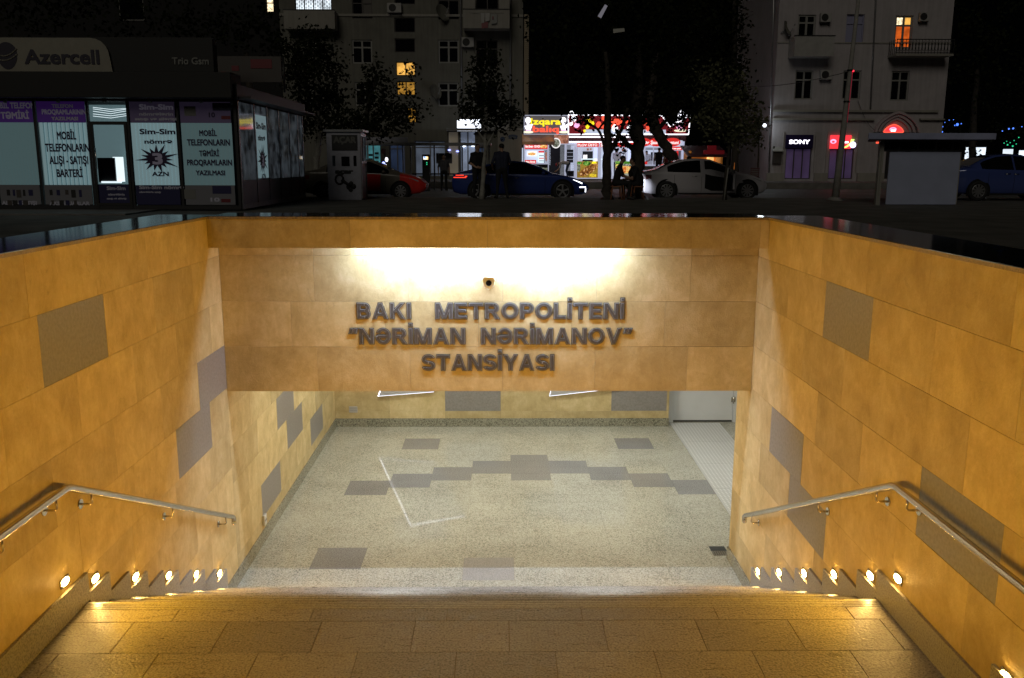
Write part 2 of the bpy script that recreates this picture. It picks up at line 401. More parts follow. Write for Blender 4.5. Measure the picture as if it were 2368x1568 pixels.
# --- station name: one mounted metal letter per glyph
sign = thing('station_sign', 'three lines of raised bronze metal letters naming the metro station', 'sign')
GLYPH = {   # bold grotesque capitals as strokes: L line, D slanted stroke cut level, C arc (centre, radii, from, to)
 'B': (.72, [('L', .1, 0, .1, 1), ('L', 0, .9, .42, .9), ('L', .1, .52, .43, .52), ('L', 0, .1, .43, .1), ('C', .42, .71, .18, .19, 90, -90), ('C', .43, .31, .19, .21, 90, -90)]),
 'A': (.86, [('D', .11, 0, .43, 1), ('D', .75, 0, .43, 1), ('L', .22, .29, .64, .29)]),
 'K': (.80, [('L', .1, 0, .1, 1), ('D', .12, .34, .66, 1), ('D', .68, 0, .34, .62)]),
 'I': (.2, [('L', .1, 0, .1, 1)]), 'İ': (.2, [('L', .1, 0, .1, 1), ('L', .1, 1.13, .1, 1.32)]),
 'M': (.94, [('L', .1, 0, .1, 1), ('L', .84, 0, .84, 1), ('D', .47, 0, .14, 1), ('D', .47, 0, .80, 1)]),
 'E': (.66, [('L', .1, 0, .1, 1), ('L', 0, .9, .65, .9), ('L', .1, .51, .61, .51), ('L', 0, .1, .66, .1)]),
 'T': (.76, [('L', 0, .9, .76, .9), ('L', .38, 0, .38, 1)]),
 'R': (.80, [('L', .1, 0, .1, 1), ('L', 0, .9, .46, .9), ('L', .1, .48, .46, .48), ('C', .46, .69, .19, .21, 90, -90), ('D', .69, 0, .42, .46)]),
 'P': (.72, [('L', .1, 0, .1, 1), ('L', 0, .9, .43, .9), ('L', .1, .46, .43, .46), ('C', .43, .68, .19, .22, 90, -90)]),
 'O': (.90, [('C', .45, .5, .35, .41, 0, 360)]), 'L': (.64, [('L', .1, 0, .1, 1), ('L', 0, .1, .64, .1)]),
 'N': (.80, [('L', .1, 0, .1, 1), ('L', .70, 0, .70, 1), ('D', .68, 0, .12, 1)]),
 'Ə': (.82, [('C', .41, .5, .31, .41, 148, -180), ('L', .08, .49, .72, .49)]),
 'V': (.84, [('D', .42, 0, .11, 1), ('D', .42, 0, .73, 1)]),
 'S': (.74, [('C', .37, .705, .265, .205, 22, 270), ('C', .37, .295, .275, .205, 90, -158)]),
 'Y': (.82, [('D', .41, .40, .11, 1), ('D', .41, .40, .71, 1), ('L', .41, 0, .41, .46)]),
 '“': (.48, [('D', .10, .66, .18, 1), ('D', .33, .66, .41, 1)]), '”': (.48, [('D', .08, .66, .16, 1), ('D', .31, .66, .39, 1)])}
def glyph(mb, strokes, t, y, d, mi):
    """one layer of a letter: strokes of width t, front at y - d"""
    e = (t-.2)/2; mb.mi = mi
    for i, q in enumerate(strokes):
        yy = y-i*.0015
        if q[0] == 'L':
            a, b = Vector((q[1], 0, q[2])), Vector((q[3], 0, q[4])); u = (b-a).normalized(); n = Vector((-u.z, 0, u.x))*t/2; a = a-u*e; b = b+u*e; P = [a-n, b-n, b+n, a+n]
        elif q[0] == 'D':
            dx, dz = q[3]-q[1], q[4]-q[2]; sl = dx/dz; h = t*.92*math.hypot(dx, dz)/abs(dz)/2; z0 = q[2]-e; z1 = q[4]+e; x0 = q[1]-sl*e; x1 = q[3]+sl*e
            P = [Vector((x0-h, 0, z0)), Vector((x0+h, 0, z0)), Vector((x1+h, 0, z1)), Vector((x1-h, 0, z1))]
        else:
            N = 28 if abs(q[6]-q[5]) > 200 else 14; full = abs(q[6]-q[5]) >= 360; ex = 0 if full or abs(q[6]-q[5]) == 180 else math.degrees(e/q[4])
            a0, a1 = (q[5]+ex, q[6]-ex) if q[5] > q[6] else (q[5]-ex, q[6]+ex); k = len(mb.v)
            for j in range(N+1):
                an = R(a0+(a1-a0)*j/N)
                for rr_, y_ in ((-t/2, yy), (t/2, yy), (t/2, yy-d), (-t/2, yy-d)): mb.v.append((q[1]+(q[3]+rr_)*math.cos(an), y_, q[2]+(q[4]+rr_)*math.sin(an)))
            for j in range(N):
                for m_ in range(4): n_ = (m_+1) % 4; mb.face((k+4*j+m_, k+4*j+n_, k+4*j+4+n_, k+4*j+4+m_))
            mb.face((k, k+1, k+2, k+3)); mb.face((k+4*N+3, k+4*N+2, k+4*N+1, k+4*N)); continue
        mb.prism([(p.x, yy, p.z) for p in P], (0, -d, 0))
def letter_line(s, x0, x1, zb, h, gap=.4):
    """single letters spread so that the whole line spans x0..x1"""
    ln = bpy.data.objects.new('text_line', None); COL.objects.link(ln); ln.parent = sign
    cells = []; x = 0
    for ch in s:
        if ch == ' ': x += gap; continue
        cells.append((ch, x)); x += GLYPH[ch][0]+.12
    k = (x1-x0)/(x-.12)
    for ch, cx in cells:
        mb = MB(); st = GLYPH[ch][1]
        glyph(mb, st, .265, 0, .045, 0); glyph(mb, st, .195, -.047, .016, 1); glyph(mb, st, .155, -.066, .012, 2)
        mb.v = [(x0+(cx+v[0])*k, YL-.002+v[1]*h, zb+v[2]*h) for v in mb.v]
        mb.build('letter', ['letteredge', 'letterrim', 'letterface'], ln)
letter_line('BAKI  METROPOLİTENİ', -1.355, 1.17, -.175, .152, .62)
letter_line('“NƏRİMAN  NƏRİMANOV”', -1.44, 1.25, -.418, .152)
letter_line('STANSİYASI', -.75, .51, -.675, .152)

# --- security camera on the lintel
t = thing('security_camera', 'small cream bullet camera fixed above the station name', 'camera', loc=(-.11, YL, .19))
mb = MB(); mb.smooth = False
prof = [(-.05, .018), (-.038, .045), (.038, .045), (.05, .018), (.05, -.012), (.034, -.042), (-.034, -.042), (-.05, -.012)]
mb.prism([(x*1.1, -.16, z*1.1) for x, z in prof], (0, .13, 0)); bevel(mb.build('housing', 'camgrey', t), .004)
mb = MB(); mb.prism([(x*1.12, -.172, z*1.1) for x, z in ((-.056, .02), (-.042, .052), (.042, .052), (.056, .02), (.052, .02), (.039, .047), (-.039, .047), (-.052, .02))], (0, .14, 0)); mb.build('hood', 'camgrey', t)
mb = MB(); mb.disc((0, -.1615, -.002), (0, -1, 0), .027, .004, 24); mb.build('lens', 'glassblack', t)
mb = MB(); mb.disc((0, -.006, -.055), (0, 1, 0), .03, .008, 20); mb.tube([(0, -.006, -.055), (0, -.08, -.058), (0, -.11, -.04)], .011, 8); mb.build('mount', 'camgrey', t)

# --- landing, stairs, passage floor
def paving(name, mats, rows, z, gap=.005, th=.04, grey=(), kind='structure', x0=XL+.002, x1=XR-.002, label=None):
    mb = MB()
    for (ya, yb, wd, off) in rows:
        u = off - math.ceil((off-x0)/wd)*wd
        while u < x1:
            a, b = max(u, x0), min(u+wd, x1)
            if b-a > .01:
                mb.tint = rnd.uniform(-1, 1)
                mb.mi = 1 if any(a <= gx <= b and ya <= gy <= yb for gx, gy in grey) else 0
                if mb.mi and yb < 8.78 and abs(a+.39) < .05: mb.mi = 2  # the brightly lit inlay takes the lighter copy
                mb.box(a+gap/2, b-gap/2, ya+gap/2, yb-gap/2, z-th, z)
            u += wd
    mb.tint = 0; mb.mi = len(mats)-1; mb.box(x0, x1, rows[0][0], rows[-1][1], z-th-.05, z-.006)
    return tag(mb.build(name, mats, None), label, None, None, kind)
paving('landing_floor', ['landing', 'landing', 'grout'], [(3.9, 4.22, .56, .02), (4.22, 4.57, .56, -.25), (4.57, 4.92, .565, .05), (4.92, YE, .83, -.33)], ZLD)
mb = MB(); mb.smooth = False
for i in range(1, NT+1):
    z = ZLD-RISE*i; y = YE+RUN*(i-1)
    mb.tint = rnd.uniform(-1, 1); mb.box(XL+.002, XR-.002, y+.006, y+RUN+.012, z-.035, z)
    mb.tint = rnd.uniform(-1, 1); mb.box(XL+.002, XR-.002, y+RUN-.03, y+RUN-.006, z-RISE-.001, z-.0355)
mb.box(XL+.002, XR-.002, YE-.03, YE+.0055, ZLD-RISE-.001, ZLD-.045)
for i in range(0, NT+1):     # grooved nosing of every tread
    z = ZLD-RISE*i; y = YE+RUN*i + (.012 if i else 0)
    for q in range(4): mb.mi = 1; mb.tint = 0; mb.box(XL+.03, XR-.03, y-.10+q*.022, y-.10+q*.022+.012, z-.002, z+.0022)
mb.tint = 0
tag(mb.build('stair_steps', ['tread', 'nosing']), None, None, None, 'structure')
mb = MB()
for i in range(1, 9):
    z = ZLD+RISE*i; y = 3.9-RUN*i; mb.box(XL+.002, XR-.002, y, y+RUN+.01, z-RISE, z)
mb.box(XL-.5, XR+.5, -8, 1.66, -.6, -.338)
tag(mb.build('upper_steps', 'tread'), None, None, None, 'structure')
rows = []; y = YE+RUN*NT+.013; ys = [8.24-.0]
rows = [(y, 8.24, .53, .15)]
k = 0; yy = 8.24
while yy < 13.7:
    rows.append((yy, min(yy+.2595, 13.85), .53, .14)); yy += .2595; k += 1
g = []
for gx, gy0, gy1 in [(-1.2, 12.43, 12.96), (2.0, 12.4, 12.92), (-1.75, 10.62, 11.15), (-1.2, 10.87, 11.4), (-.66, 11.14, 11.66), (-.12, 11.38, 11.91), (.4, 11.12, 12.15), (.94, 11.38, 11.9), (1.46, 11.11, 11.63), (2.0, 10.85, 11.36), (2.5, 10.61, 11.11), (-1.73, 8.54, 9.05), (-.12, 8.24, 8.75)]:
    yq = gy0+.13
    while yq < gy1: g.append((gx, yq)); yq += .2595
paving('passage_floor', ['floor', 'floorgrey', 'floorgreylit', 'grout'], rows, ZF, gap=.0016, grey=g, x1=6.5)

# --- passage: back wall, ceiling, far right wall
t = thing('back_wall', 'pale sandstone end wall of the passage facing the stairs', 'wall', 'stone clad walls of the stairwell')
mb = MB(); slabs(mb, lambda u, z, d: (u, YK-d, z), XL, 2.68, [CEIL, -.9, -1.32, -1.75, -2.17, -2.59, ZF], .88, [0, 0, .4, 0, 0, 0], [(-.4, -2.3), (2.2, -2.3), (1., -1.5), (-1.6, -1.2)])
mb.build('cladding', ['stone', 'greystone'], t)
mb = MB(); mb.box(XL-.3, 2.68, YK+.012, 13.95, ZF-.2, -.06); mb.box(2.60, 2.68, YK+.001, YK+.0115, ZF, -.5); mb.build('core', 'grout', t)
mb = MB(); mb.box(XL+.021, 2.68, YK-.02, YK-.002, ZF, ZF+.135); mb.build('skirting', 'skirt', t)
mb = MB(); mb.box(XL-.5, 6.6, 8.49, 14.2, CEIL, -.06); tag(mb.build('ceiling', 'plaster'), None, None, None, 'structure')
t = thing('passage_wall', 'side wall of the passage beyond the grey metal door', 'wall', 'stone clad walls of the stairwell')
mb = MB(); slabs(mb, lambda u, z, d: (u, 13.82-d, z), 3.87, 6.5, [CEIL, -.9, -1.32, -1.75, -2.17, -2.59, ZF], .88, [0]*6); mb.build('cladding', ['stone', 'greystone'], t)
mb = MB(); mb.box(6.5, 6.7, 8.3, 14.2, ZF-.2, -.06); mb.box(2.681, 6.5, 13.85, 14.2, ZF-.2, -.06); mb.build('core', 'grout', t)
# ceiling lamps of the passage
for i, (x, y) in enumerate([(-1.3, 9.7), (1.3, 9.7), (-1.3, 12.2), (1.3, 12.2), (4.2, 11.0)]):
    if i == 0:
        t = thing('ceiling_lamp', 'square lamp panel in the passage ceiling, unseen behind the lintel', 'lamp', 'ceiling lamps of the passage', (x, y, CEIL))
        mb = MB(); mb.box(-.31, .31, -.31, .31, -.03, -.001); mb.build('frame', 'plastic', t)
        mb = MB(); mb.box(-.28, .28, -.28, .28, -.036, -.0305); mb.build('diffuser', 'ceil', t); c0 = t
    else:
        c = copy_tree(c0); c.location = (x, y, CEIL)
# grey door in the recess
t = thing('door', 'light grey metal door at the far right end of the passage', 'door', loc=(2.74, 13.80, ZF))
mb = MB(); mb.box(.06, 1.02, -.03, .01, .03, 2.08); bevel(mb.build('leaf', 'doorgrey', t), .004)
mb = MB(); mb.box(.14, .93, -.036, -.0305, .12, .9); mb.box(.14, .93, -.036, -.0305, 1.0, 1.98); mb.build('panel', 'doorgrey', t)
mb = MB(); mb.box(-.055, .055, -.05, .04, 0, 2.15); mb.box(1.025, 1.12, -.05, .04, 0, 2.15); mb.box(.055, 1.025, -.05, .04, 2.09, 2.15); mb.build('frame', 'doorgrey', t)
mb = MB(); mb.box(.06, 1.02, -.02, .01, .002, .027); mb.build('threshold', 'black', t)
for z in (.32, 1.7):
    mb = MB(); mb.tube([(1.02, -.06, z), (1.02, -.06, z+.12)], .013, 10); mb.box(.985, 1.055, -.052, -.047, z+.02, z+.1); mb.build('hinge', 'steel', t)
mb = MB(); mb.tube([(.12, -.03, 1.05), (.12, -.08, 1.05), (.24, -.08, 1.05)], .009, 8); mb.build('handle', 'steel', t)
mb = MB()
for k in range(5): mb.tint = rnd.uniform(-1, 1); mb.box(2.735, 3.54, 8.80+k*.98, 8.80+k*.98+.975, ZF+.001, ZF+.006)
tag(mb.build('studded_mat', 'studs'), 'grey studded metal walkway strip leading to the grey door', 'floor mat')
mb = MB(); mb.box(3.56, 4.1, 12.3, 12.9, ZF+.001, ZF+.005)
for k in range(12): mb.mi = 1; mb.box(3.58, 4.08, 12.33+k*.046, 12.345+k*.046, ZF+.0052, ZF+.008)
tag(mb.build('floor_grille', ['plasticdark', 'steel']), 'small dark ribbed floor grille beside the studded walkway', 'grille')
t = thing('floor_drain', 'open rectangular drain box with perforated plate in the floor by the right wall', 'drain', loc=(2.28, 8.78, ZF))
mb = MB(); mb.box(0, .17, .12, .24, .0005, .0025); mb.build('opening', 'black', t)
mb = MB(); mb.box(0, .17, 0, .118, .001, .004)
for i in range(6):
    for j in range(4): mb.mi = 1; mb.box(.02+i*.024, .028+i*.024, .018+j*.026, .026+j*.026, .0042, .0052)
mb.build('plate', ['steel', 'black'], t)
t = thing('wall_socket', 'small grey socket plate low on the passage end wall', 'socket', loc=(-2.335, YK, -2.56))
mb = MB(); mb.box(-.066, .066, -.018, -.001, -.05, .05); bevel(mb.build('plate', 'plastic', t), .004)
mb = MB(); mb.box(-.06, .06, -.021, -.0185, .022, .028); mb.box(-.06, .06, -.021, -.0185, -.012, -.006); mb.build('slot', 'plasticdark', t)
t = thing('wall_socket', 'small white socket box at the foot of the left passage wall', 'socket', loc=(XL, 9.22, -2.60))
mb = MB(); mb.box(.003, .03, -.045, .045, -.06, .06); bevel(mb.build('plate', 'doorgrey', t), .004)
mb = MB(); mb.box(.0305, .034, -.03, .03, -.01, .01); mb.build('slot', 'plasticdark', t)

# --- tilted light panels standing off the end wall
def light_panel(label, c, lit, hot):
    t = thing('light_panel', label, 'light panel', 'tilted light panels on the passage end wall', loc=(0, YK, 0))
    P = [Vector((x, -.06, z)) for x, z in c]
    mb = MB(); mb.prism([(p.x, -.06, p.z) for p in P], (0, .03, 0)); mb.build('panel', 'plastic', t)
    for i in range(4):
        a, b = P[i], P[(i+1) % 4]; mb = MB(); mb.tube([a, b], .0055 if i else .004, 6); mb.build('edge_light', ('coolhi' if i in hot else 'cool') if i in lit else 'plastic', t)
    ce = sum(P, Vector())/4
    mb = MB(); mb.box(ce.x-.05, ce.x+.05, -.03, -.001, ce.z-.05, ce.z+.05); mb.build('bracket', 'steel', t)
PANELS = [('left one of two tilted light panels above the passage floor', [(-1.93, -2.33), (-1.05, -2.26), (-.58, -1.35), (-1.46, -1.19)], (0, 3, 2), (3, 2)),
          ('right one of two tilted light panels above the passage floor', [(.77, -2.33), (1.9, -2.20), (2.0, -1.2), (1.02, -1.22)], (0, 3, 1), ())]
for a in PANELS: light_panel(*a)
mb = MB(); mb.ell((-.82, YK-.062, -1.74), (.20, .004, .27), 16, 8); mb.build('lit_face', 'litface', next(o for o in bpy.data.objects if o.name == 'light_panel'))

# --- handrails
def handrail(label, X, s, brk):
    t = thing('handrail', label, 'handrail', 'steel handrails of the stairs')
    x = X + s*.078; mb = MB()
    pts = [(x, 1.2, .52), (x, 3.5, -.62+.03), (x, 4.93, -.605), (x, 4.99, -.62), (x, 7.93, -2.03), (x, 7.965, -2.055), (x, 7.96, -2.09)]
    mb.tube(pts, .0225, 14); mb.ell((x, 7.958, -2.097), (.024, .024, .024), 12, 8); mb.build('rail', 'steel', t)
    def railz(y): return -.605 if y < 4.96 else -.605-(y-4.96)*.4797
    for y in brk:
        z = railz(y)
        mb = MB(); mb.tube([(X + s*.004, y, z-.085), (x-s*.012, y, z-.085), (x, y, z-.073), (x, y, z-.018)], .0075, 8); ob = mb.build('bracket', 'brass', t)
        mb = MB(); mb.disc((X + s*.003, y, z-.085), (s, 0, 0), .030, .008, 18); mb.build('rosette', 'steel', ob)
handrail('bent steel handrail on the left stair wall', XL, 1, [4.25, 4.81, 5.23, 6.5, 7.73])
handrail('bent steel handrail on the right stair wall', XR, -1, [3.6, 4.78, 5.18, 6.12, 7.74])

# --- step lamps
def step_lamp(X, s, y, z, label):
    t = thing('step_lamp', label, 'lamp', 'warm step lamps along the stair skirting', (X, y, z))
    mb = MB(); mb.box(*sorted((s*.002, s*.010)), -.052, .052, -.030, .030); bevel(mb.build('housing', 'steel', t), .004)
    mb = MB(); mb.ell((s*.010, 0, 0), (.009, .044, .023), 18, 10); mb.build('lens', 'warm', t)
    ld = bpy.data.lights.new('step_lamp_light', 'AREA'); ld.shape = 'RECTANGLE'; ld.size = .085; ld.size_y = .045; ld.energy = 8.6; ld.color = (1, .505, .02); ld.spread = R(128)
    lo = bpy.data.objects.new('step_lamp_light', ld); COL.objects.link(lo); lo.parent = t; lo.location = (s*.024, 0, .004); lo.rotation_euler = Vector((s, 0, .30)).to_track_quat('-Z', 'Z').to_euler()
nth = ['nearest the landing edge', 'second', 'third', 'fourth', 'fifth', 'lowest']
for X, s, nm in ((XL, 1, 'left'), (XR, -1, 'right')):
    step_lamp(X, s, 4.95, ZLD+.25, 'glowing oval step lamp over the %s end of the landing' % nm)
    for i, nn in zip((1, 3, 5, 7, 9), ('first and highest', 'second', 'third', 'fourth', 'fifth and lowest')):
        step_lamp(X, s, YE+RUN*(i-.5), ZLD-RISE*i+.225, '%s of five glowing lamps going down the %s stair wall' % (nn, nm))
    step_lamp(X, s, 3.79, ZLD+.32, 'glowing oval step lamp nearest the viewer on the %s wall' % nm)
    for i in (3, 5, 7): step_lamp(X, s, 3.9-RUN*(i-.5), ZLD+RISE*i+.225, 'step lamp on the %s wall of the upper flight, below the viewer' % nm)

# ================================================================== the street above
ZG = .08            # plaza level
ZR = -.04           # road level
ZP = .30            # far pavement
M['plaza'] = mat('dark_plaza_paving', (.13, .124, .108), .75, noise=.35, nscale=1.2, bump=.2, bscale=25)
M['asphalt'] = mat('asphalt', (.11, .105, .10), .55, noise=.3, nscale=3, bump=.25, bscale=60)
M['pavement'] = mat('grey_pavement', (.16, .15, .14), .7, noise=.25, nscale=2)
M['kerb'] = mat('kerb_stone', (.22, .21, .19), .7, noise=.2, nscale=5)
M['roadline'] = mat('white_road_paint', (.55, .54, .50), .6, noise=.3, nscale=6)
def facewall(name, base, n1=.25, streak=.3):
    mt, n, l, b = nodes(name)
    v = mapping(n, l, (.35, .35, .35)); a = noise_n(n, l, v, 3, 7, .65, .5)
    s = noise_n(n, l, mapping(n, l, (2.2, 2.2, .12)), 3, 5, .6)
    k = math_n(n, l, 'MULTIPLY_ADD', a, n1*2); k.node.inputs[2].default_value = 1-n1-streak
    k2 = math_n(n, l, 'MULTIPLY_ADD', s, streak*2); l.new(k, k2.node.inputs[2])
    sc = n.new('ShaderNodeVectorMath'); sc.operation = 'SCALE'; sc.inputs[0].default_value = base; l.new(k2, sc.inputs['Scale'])
    l.new(sc.outputs[0], b.inputs['Base Color']); b.inputs['Roughness'].default_value = .85
    return mt
M['render1'] = facewall('grey_rendered_wall', (.155, .15, .128), .35, .35)
M['render2'] = facewall('cream_rendered_wall', (.30, .285, .255), .2, .2)
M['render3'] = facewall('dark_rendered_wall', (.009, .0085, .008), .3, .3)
M['whitepaint'] = mat('white_paint', (.36, .35, .34), .6, noise=.12, nscale=3)
M['frame'] = mat('white_window_frame', (.27, .265, .25), .5)
M['brownframe'] = mat('dark_window_frame', (.06, .05, .045), .5)
M['pane'] = mat('dark_window_glass', (.006, .006, .008), .08, spec=.6)
M['curtain'] = mat('dim_curtain', (.14, .13, .12), .8)
M['metal'] = mat('grey_metal', (.30, .30, .31), .35, .7, noise=.15)
M['darkmetal'] = mat('dark_metal', (.04, .04, .042), .45, .6)
M['fascia'] = mat('black_fascia_board', (.0035, .0035, .0035), .6)
M['signwhite'] = mat('white_sign_board', (.26, .245, .20), .5, noise=.06)
M['signink'] = mat('dark_violet_sign_ink', (.016, .012, .03), .5)
M['signgrey'] = mat('grey_sign_ink', (.20, .20, .19), .5)
M['bark'] = mat('dark_bark', (.045, .038, .03), .9, noise=.4, nscale=9, bump=.8, bscale=14)
M['limewash'] = mat('limewashed_bark', (.30, .29, .26), .9, noise=.3, nscale=8)
M['wood'] = mat('bare_wood', (.32, .13, .06), .6)
def leaf(name, a, b_):
    mt, n, l, b = nodes(name)
    at_ = n.new('ShaderNodeAttribute'); at_.attribute_name = 'tint'
    mr = n.new('ShaderNodeMapRange'); mr.inputs[1].default_value = -1; l.new(at_.outputs['Fac'], mr.inputs[0])
    l.new(ramp(n, l, mr.outputs[0], [(0, a), (1, b_)]), b.inputs['Base Color']); b.inputs['Roughness'].default_value = .9; b.inputs['Specular IOR Level'].default_value = .08
    return mt
M['leaf'] = leaf('dark_leaves', (.006, .008, .004), (.022, .027, .012))
M['leafgrey'] = leaf('grey_green_leaves', (.05, .056, .03), (.17, .172, .10))
M['blindlit'] = emit('blind_lit_from_inside', (.49, .74, .80), .21)
M['blinddim'] = emit('dim_blind', (.37, .60, .64), .09)
M['interior'] = emit('lit_shop_interior', (.50, .80, .86), .15)
M['interiorhi'] = emit('bright_shop_lamp', (.80, .95, 1), 1.1, False)
M['posterpurple'] = emit('violet_poster_lit_from_behind', (.13, .04, .36), .07, False)
M['posterdim'] = emit('violet_poster', (.20, .15, .30), .035, False)
M['posterwhite'] = emit('pale_poster', (.55, .52, .58), .022, False)
M['postergrey'] = mat('grey_poster', (.22, .22, .25), .4)
M['ink'] = mat('violet_lettering', (.022, .008, .06), .5)
M['inkpale'] = emit('pale_lettering', (.50, .46, .60), .055, False)
M['inkdim'] = emit('faint_lettering', (.50, .48, .55), .035, False)
M['navy'] = mat('navy_poster', (.02, .02, .09), .4)
M['red'] = mat('red_print', (.16, .012, .02), .5)
M['glassdim'] = emit('glass_with_reflection_glow', (.30, .36, .42), .05, False, .8, 3)  # faint patchy emission put into the panes for reflected shop lights
M['glassdim'].node_tree.nodes['Principled BSDF'].inputs['Roughness'].default_value = .05
M['lit_orange'] = emit('window_lit_orange', (1, .52, .10), .75, False, .35, 3)
M['lit_dim'] = emit('window_lit_dim_orange', (1, .50, .07), .28, False, .5, 3)
M['lit_red'] = emit('window_lit_red', (1, .17, .02), .55, False, .4, 2)
M['lit_pale'] = emit('window_lit_pale', (1, .80, .5), 1.3, False, .5, 10)
M['lit_white'] = emit('window_lit_white', (.82, .92, 1), 1.1, False, .4, 2)

# ---------------- ground, road, pavements
mb = MB()
for x0, x1, y0, y1 in ((-60, XL-.512, -20, 8.53), (XR+.512, 60, -20, 8.53), (-60, 60, 8.53, 31.9)): mb.quad((x0, y0, ZG), (x1, y0, ZG), (x1, y1, ZG), (x0, y1, ZG))
mb.quad((-500, 31.6, -.2), (500, 31.6, -.2), (500, 900, -.2), (-500, 900, -.2))
tag(mb.build('ground', 'plaza'), None, None, None, 'structure')
mb = MB(); mb.quad((-120, 31.9, ZR), (120, 31.9, ZR), (120, 47.9, ZR), (-120, 47.9, ZR)); tag(mb.build('road', 'asphalt'), None, None, None, 'structure')
mb = MB()
for k in range(60): mb.tint = 0; mb.box(-60+k*2+.004, -58+k*2-.004, 31.72, 31.9, -.15, ZG+.004)
tag(mb.build('kerb', 'kerb'), None, None, None, 'structure')
mb = MB(); mb.box(-120, 120, 47.9, 120, -.2, ZP); tag(mb.build('pavement', 'pavement'), None, None, None, 'structure')
mb = MB()
for k in range(24): mb.box(-60+k*5, -57.6+k*5, 40.1, 40.22, ZR+.002, ZR+.004)
tag(mb.build('road_marking', 'roadline'), None, None, None, 'structure')
mb = MB(); mb.box(-19, -8.6, 20.5, 30.8, ZG, ZG+.035); tag(mb.build('kiosk_plinth', 'pavement'), None, None, None, 'structure')

# ---------------- window and facade helpers
def holes_wall(mb, x0, x1, z0, z1, Y, holes, dep=.22):
    """wall sheet in the plane Y with rectangular openings and reveals"""
    xs = sorted({x0, x1, *[min(max(q, x0), x1) for h in holes for q in h[:2]]}); zs = sorted({z0, z1, *[min(max(q, z0), z1) for h in holes for q in h[2:]]})
    for i in range(len(xs)-1):
        for j in range(len(zs)-1):
            a, b, c, d = xs[i], xs[i+1], zs[j], zs[j+1]; mx, mz = (a+b)/2, (c+d)/2
            if any(h[0] < mx < h[1] and h[2] < mz < h[3] for h in holes): continue
            mb.quad((a, Y, c), (b, Y, c), (b, Y, d), (a, Y, d))
    for a, b, c, d in holes:
        mb.quad((a, Y, c), (a, Y+dep, c), (a, Y+dep, d), (a, Y, d)); mb.quad((b, Y, c), (b, Y, d), (b, Y+dep, d), (b, Y+dep, c))
        mb.quad((a, Y, c), (b, Y, c), (b, Y+dep, c), (a, Y+dep, c)); mb.quad((a, Y, d), (a, Y+dep, d), (b, Y+dep, d), (b, Y, d))
def prect(x0, y0, x1, y1, Y):
    a = at(x0, y1, Y); b = at(x1, y0, Y); return (a.x, b.x, a.z, b.z)
def window(parent, rect, Y, pane='pane', fr='frame', dep=.14, cols=2, transom=.68, wd=.055, name='window', panes=None):
    """framed window in an opening: frame and mullions, panes as sub-parts"""
    a, b, c, d = rect; mb = MB(); y0, y1 = Y+dep-.06, Y+dep
    mb.box(a, a+wd, y0, y1, c, d); mb.box(b-wd, b, y0, y1, c, d); mb.box(a+wd, b-wd, y0, y1, c, c+wd); mb.box(a+wd, b-wd, y0, y1, d-wd, d)
    zt = c+(d-c)*transom if transom else None
    for k in range(1, cols):
        x = a+(b-a)*k/cols; mb.box(x-wd*.6, x+wd*.6, y0+.004, y1-.004, c+wd, d-wd)
    if zt: mb.box(a+wd, b-wd, y0+.008, y1-.008, zt-wd*.5, zt+wd*.5)
    f = mb.build(name, fr, parent)
    if panes is None:
        mb = MB(); mb.box(a+.01, b-.01, y1+.002, y1+.02, c+.01, d-.01); mb.build('pane', pane, f)
    else:
        for k, pm in enumerate(panes):
            i, j = k % cols, k // cols; q0 = a+(b-a)*i/cols; q1 = a+(b-a)*(i+1)/cols
            z0, z1 = (c, zt or d) if j == 0 else (zt, d)
            mb = MB(); mb.box(q0+.01, q1-.01, y1+.002, y1+.02, z0+.01, z1-.01); mb.build('pane', pm, f)
    return f
def ac_unit(p, Y, label):
    x0, y0, x1, y1 = p; a, b, c, d = prect(*p, Y)
    t = thing('air_conditioner', label, 'air conditioner', 'air conditioners on the house fronts', ((a+b)/2, Y, c))
    w_, h_ = (b-a)/2, d-c
    mb = MB(); mb.box(-w_, w_, -.34, -.06, 0, h_); bevel(mb.build('casing', 'whitepaint', t), .02)
    mb = MB(); mb.disc((-w_*.25, -.341, h_*.5), (0, -1, 0), h_*.40, .012, 22); mb.build('fan_grille', 'black', t)
    mb = MB(); mb.box(-w_*.8, -w_*.7, -.32, -.002, -.06, -.002); mb.box(w_*.7, w_*.8, -.32, -.002, -.06, -.002); mb.build('bracket', 'darkmetal', t)
def sat_dish(c, r, Y, label, yaw=.5):
    p = at(*c, Y); rr = r/FPX*Y
    t = thing('satellite_dish', label, 'satellite dish', 'satellite dishes on the house fronts', (p.x, Y, p.z))
    Mx = Matrix.Rotation(yaw, 4, 'Z') @ Matrix.Rotation(-.35, 4, 'X')
    mb = MB(); mb.smooth = True; k = len(mb.v); N = 20
    for i in range(5):
        q = rr*i/4
        for j in range(N): an = 2*PI*j/N; mb.v.append(tuple(Mx @ Vector((q*math.cos(an), -.30-.25*(q/rr)**2*rr, q*math.sin(an)))))
    for i in range(4):
        for j in range(N): mb.face((i*N+j, i*N+(j+1) % N, (i+1)*N+(j+1) % N, (i+1)*N+j))
    mb.build('reflector', 'render1', t)
    mb = MB(); mb.tube([Mx @ Vector((0, -.34, -rr)), Mx @ Vector((0, -.34-rr*1.1, 0))], .018, 6); mb.ell(Mx @ Vector((0, -.36-rr*1.1, 0)), (.05, .05, .05), 8, 6); mb.build('arm', 'metal', t)
    mb = MB(); mb.tube([Mx @ Vector((0, -.3, 0)), (0, -.14, -.1), (0, -.002, -.1)], .03, 6); mb.build('mount', 'metal', t)

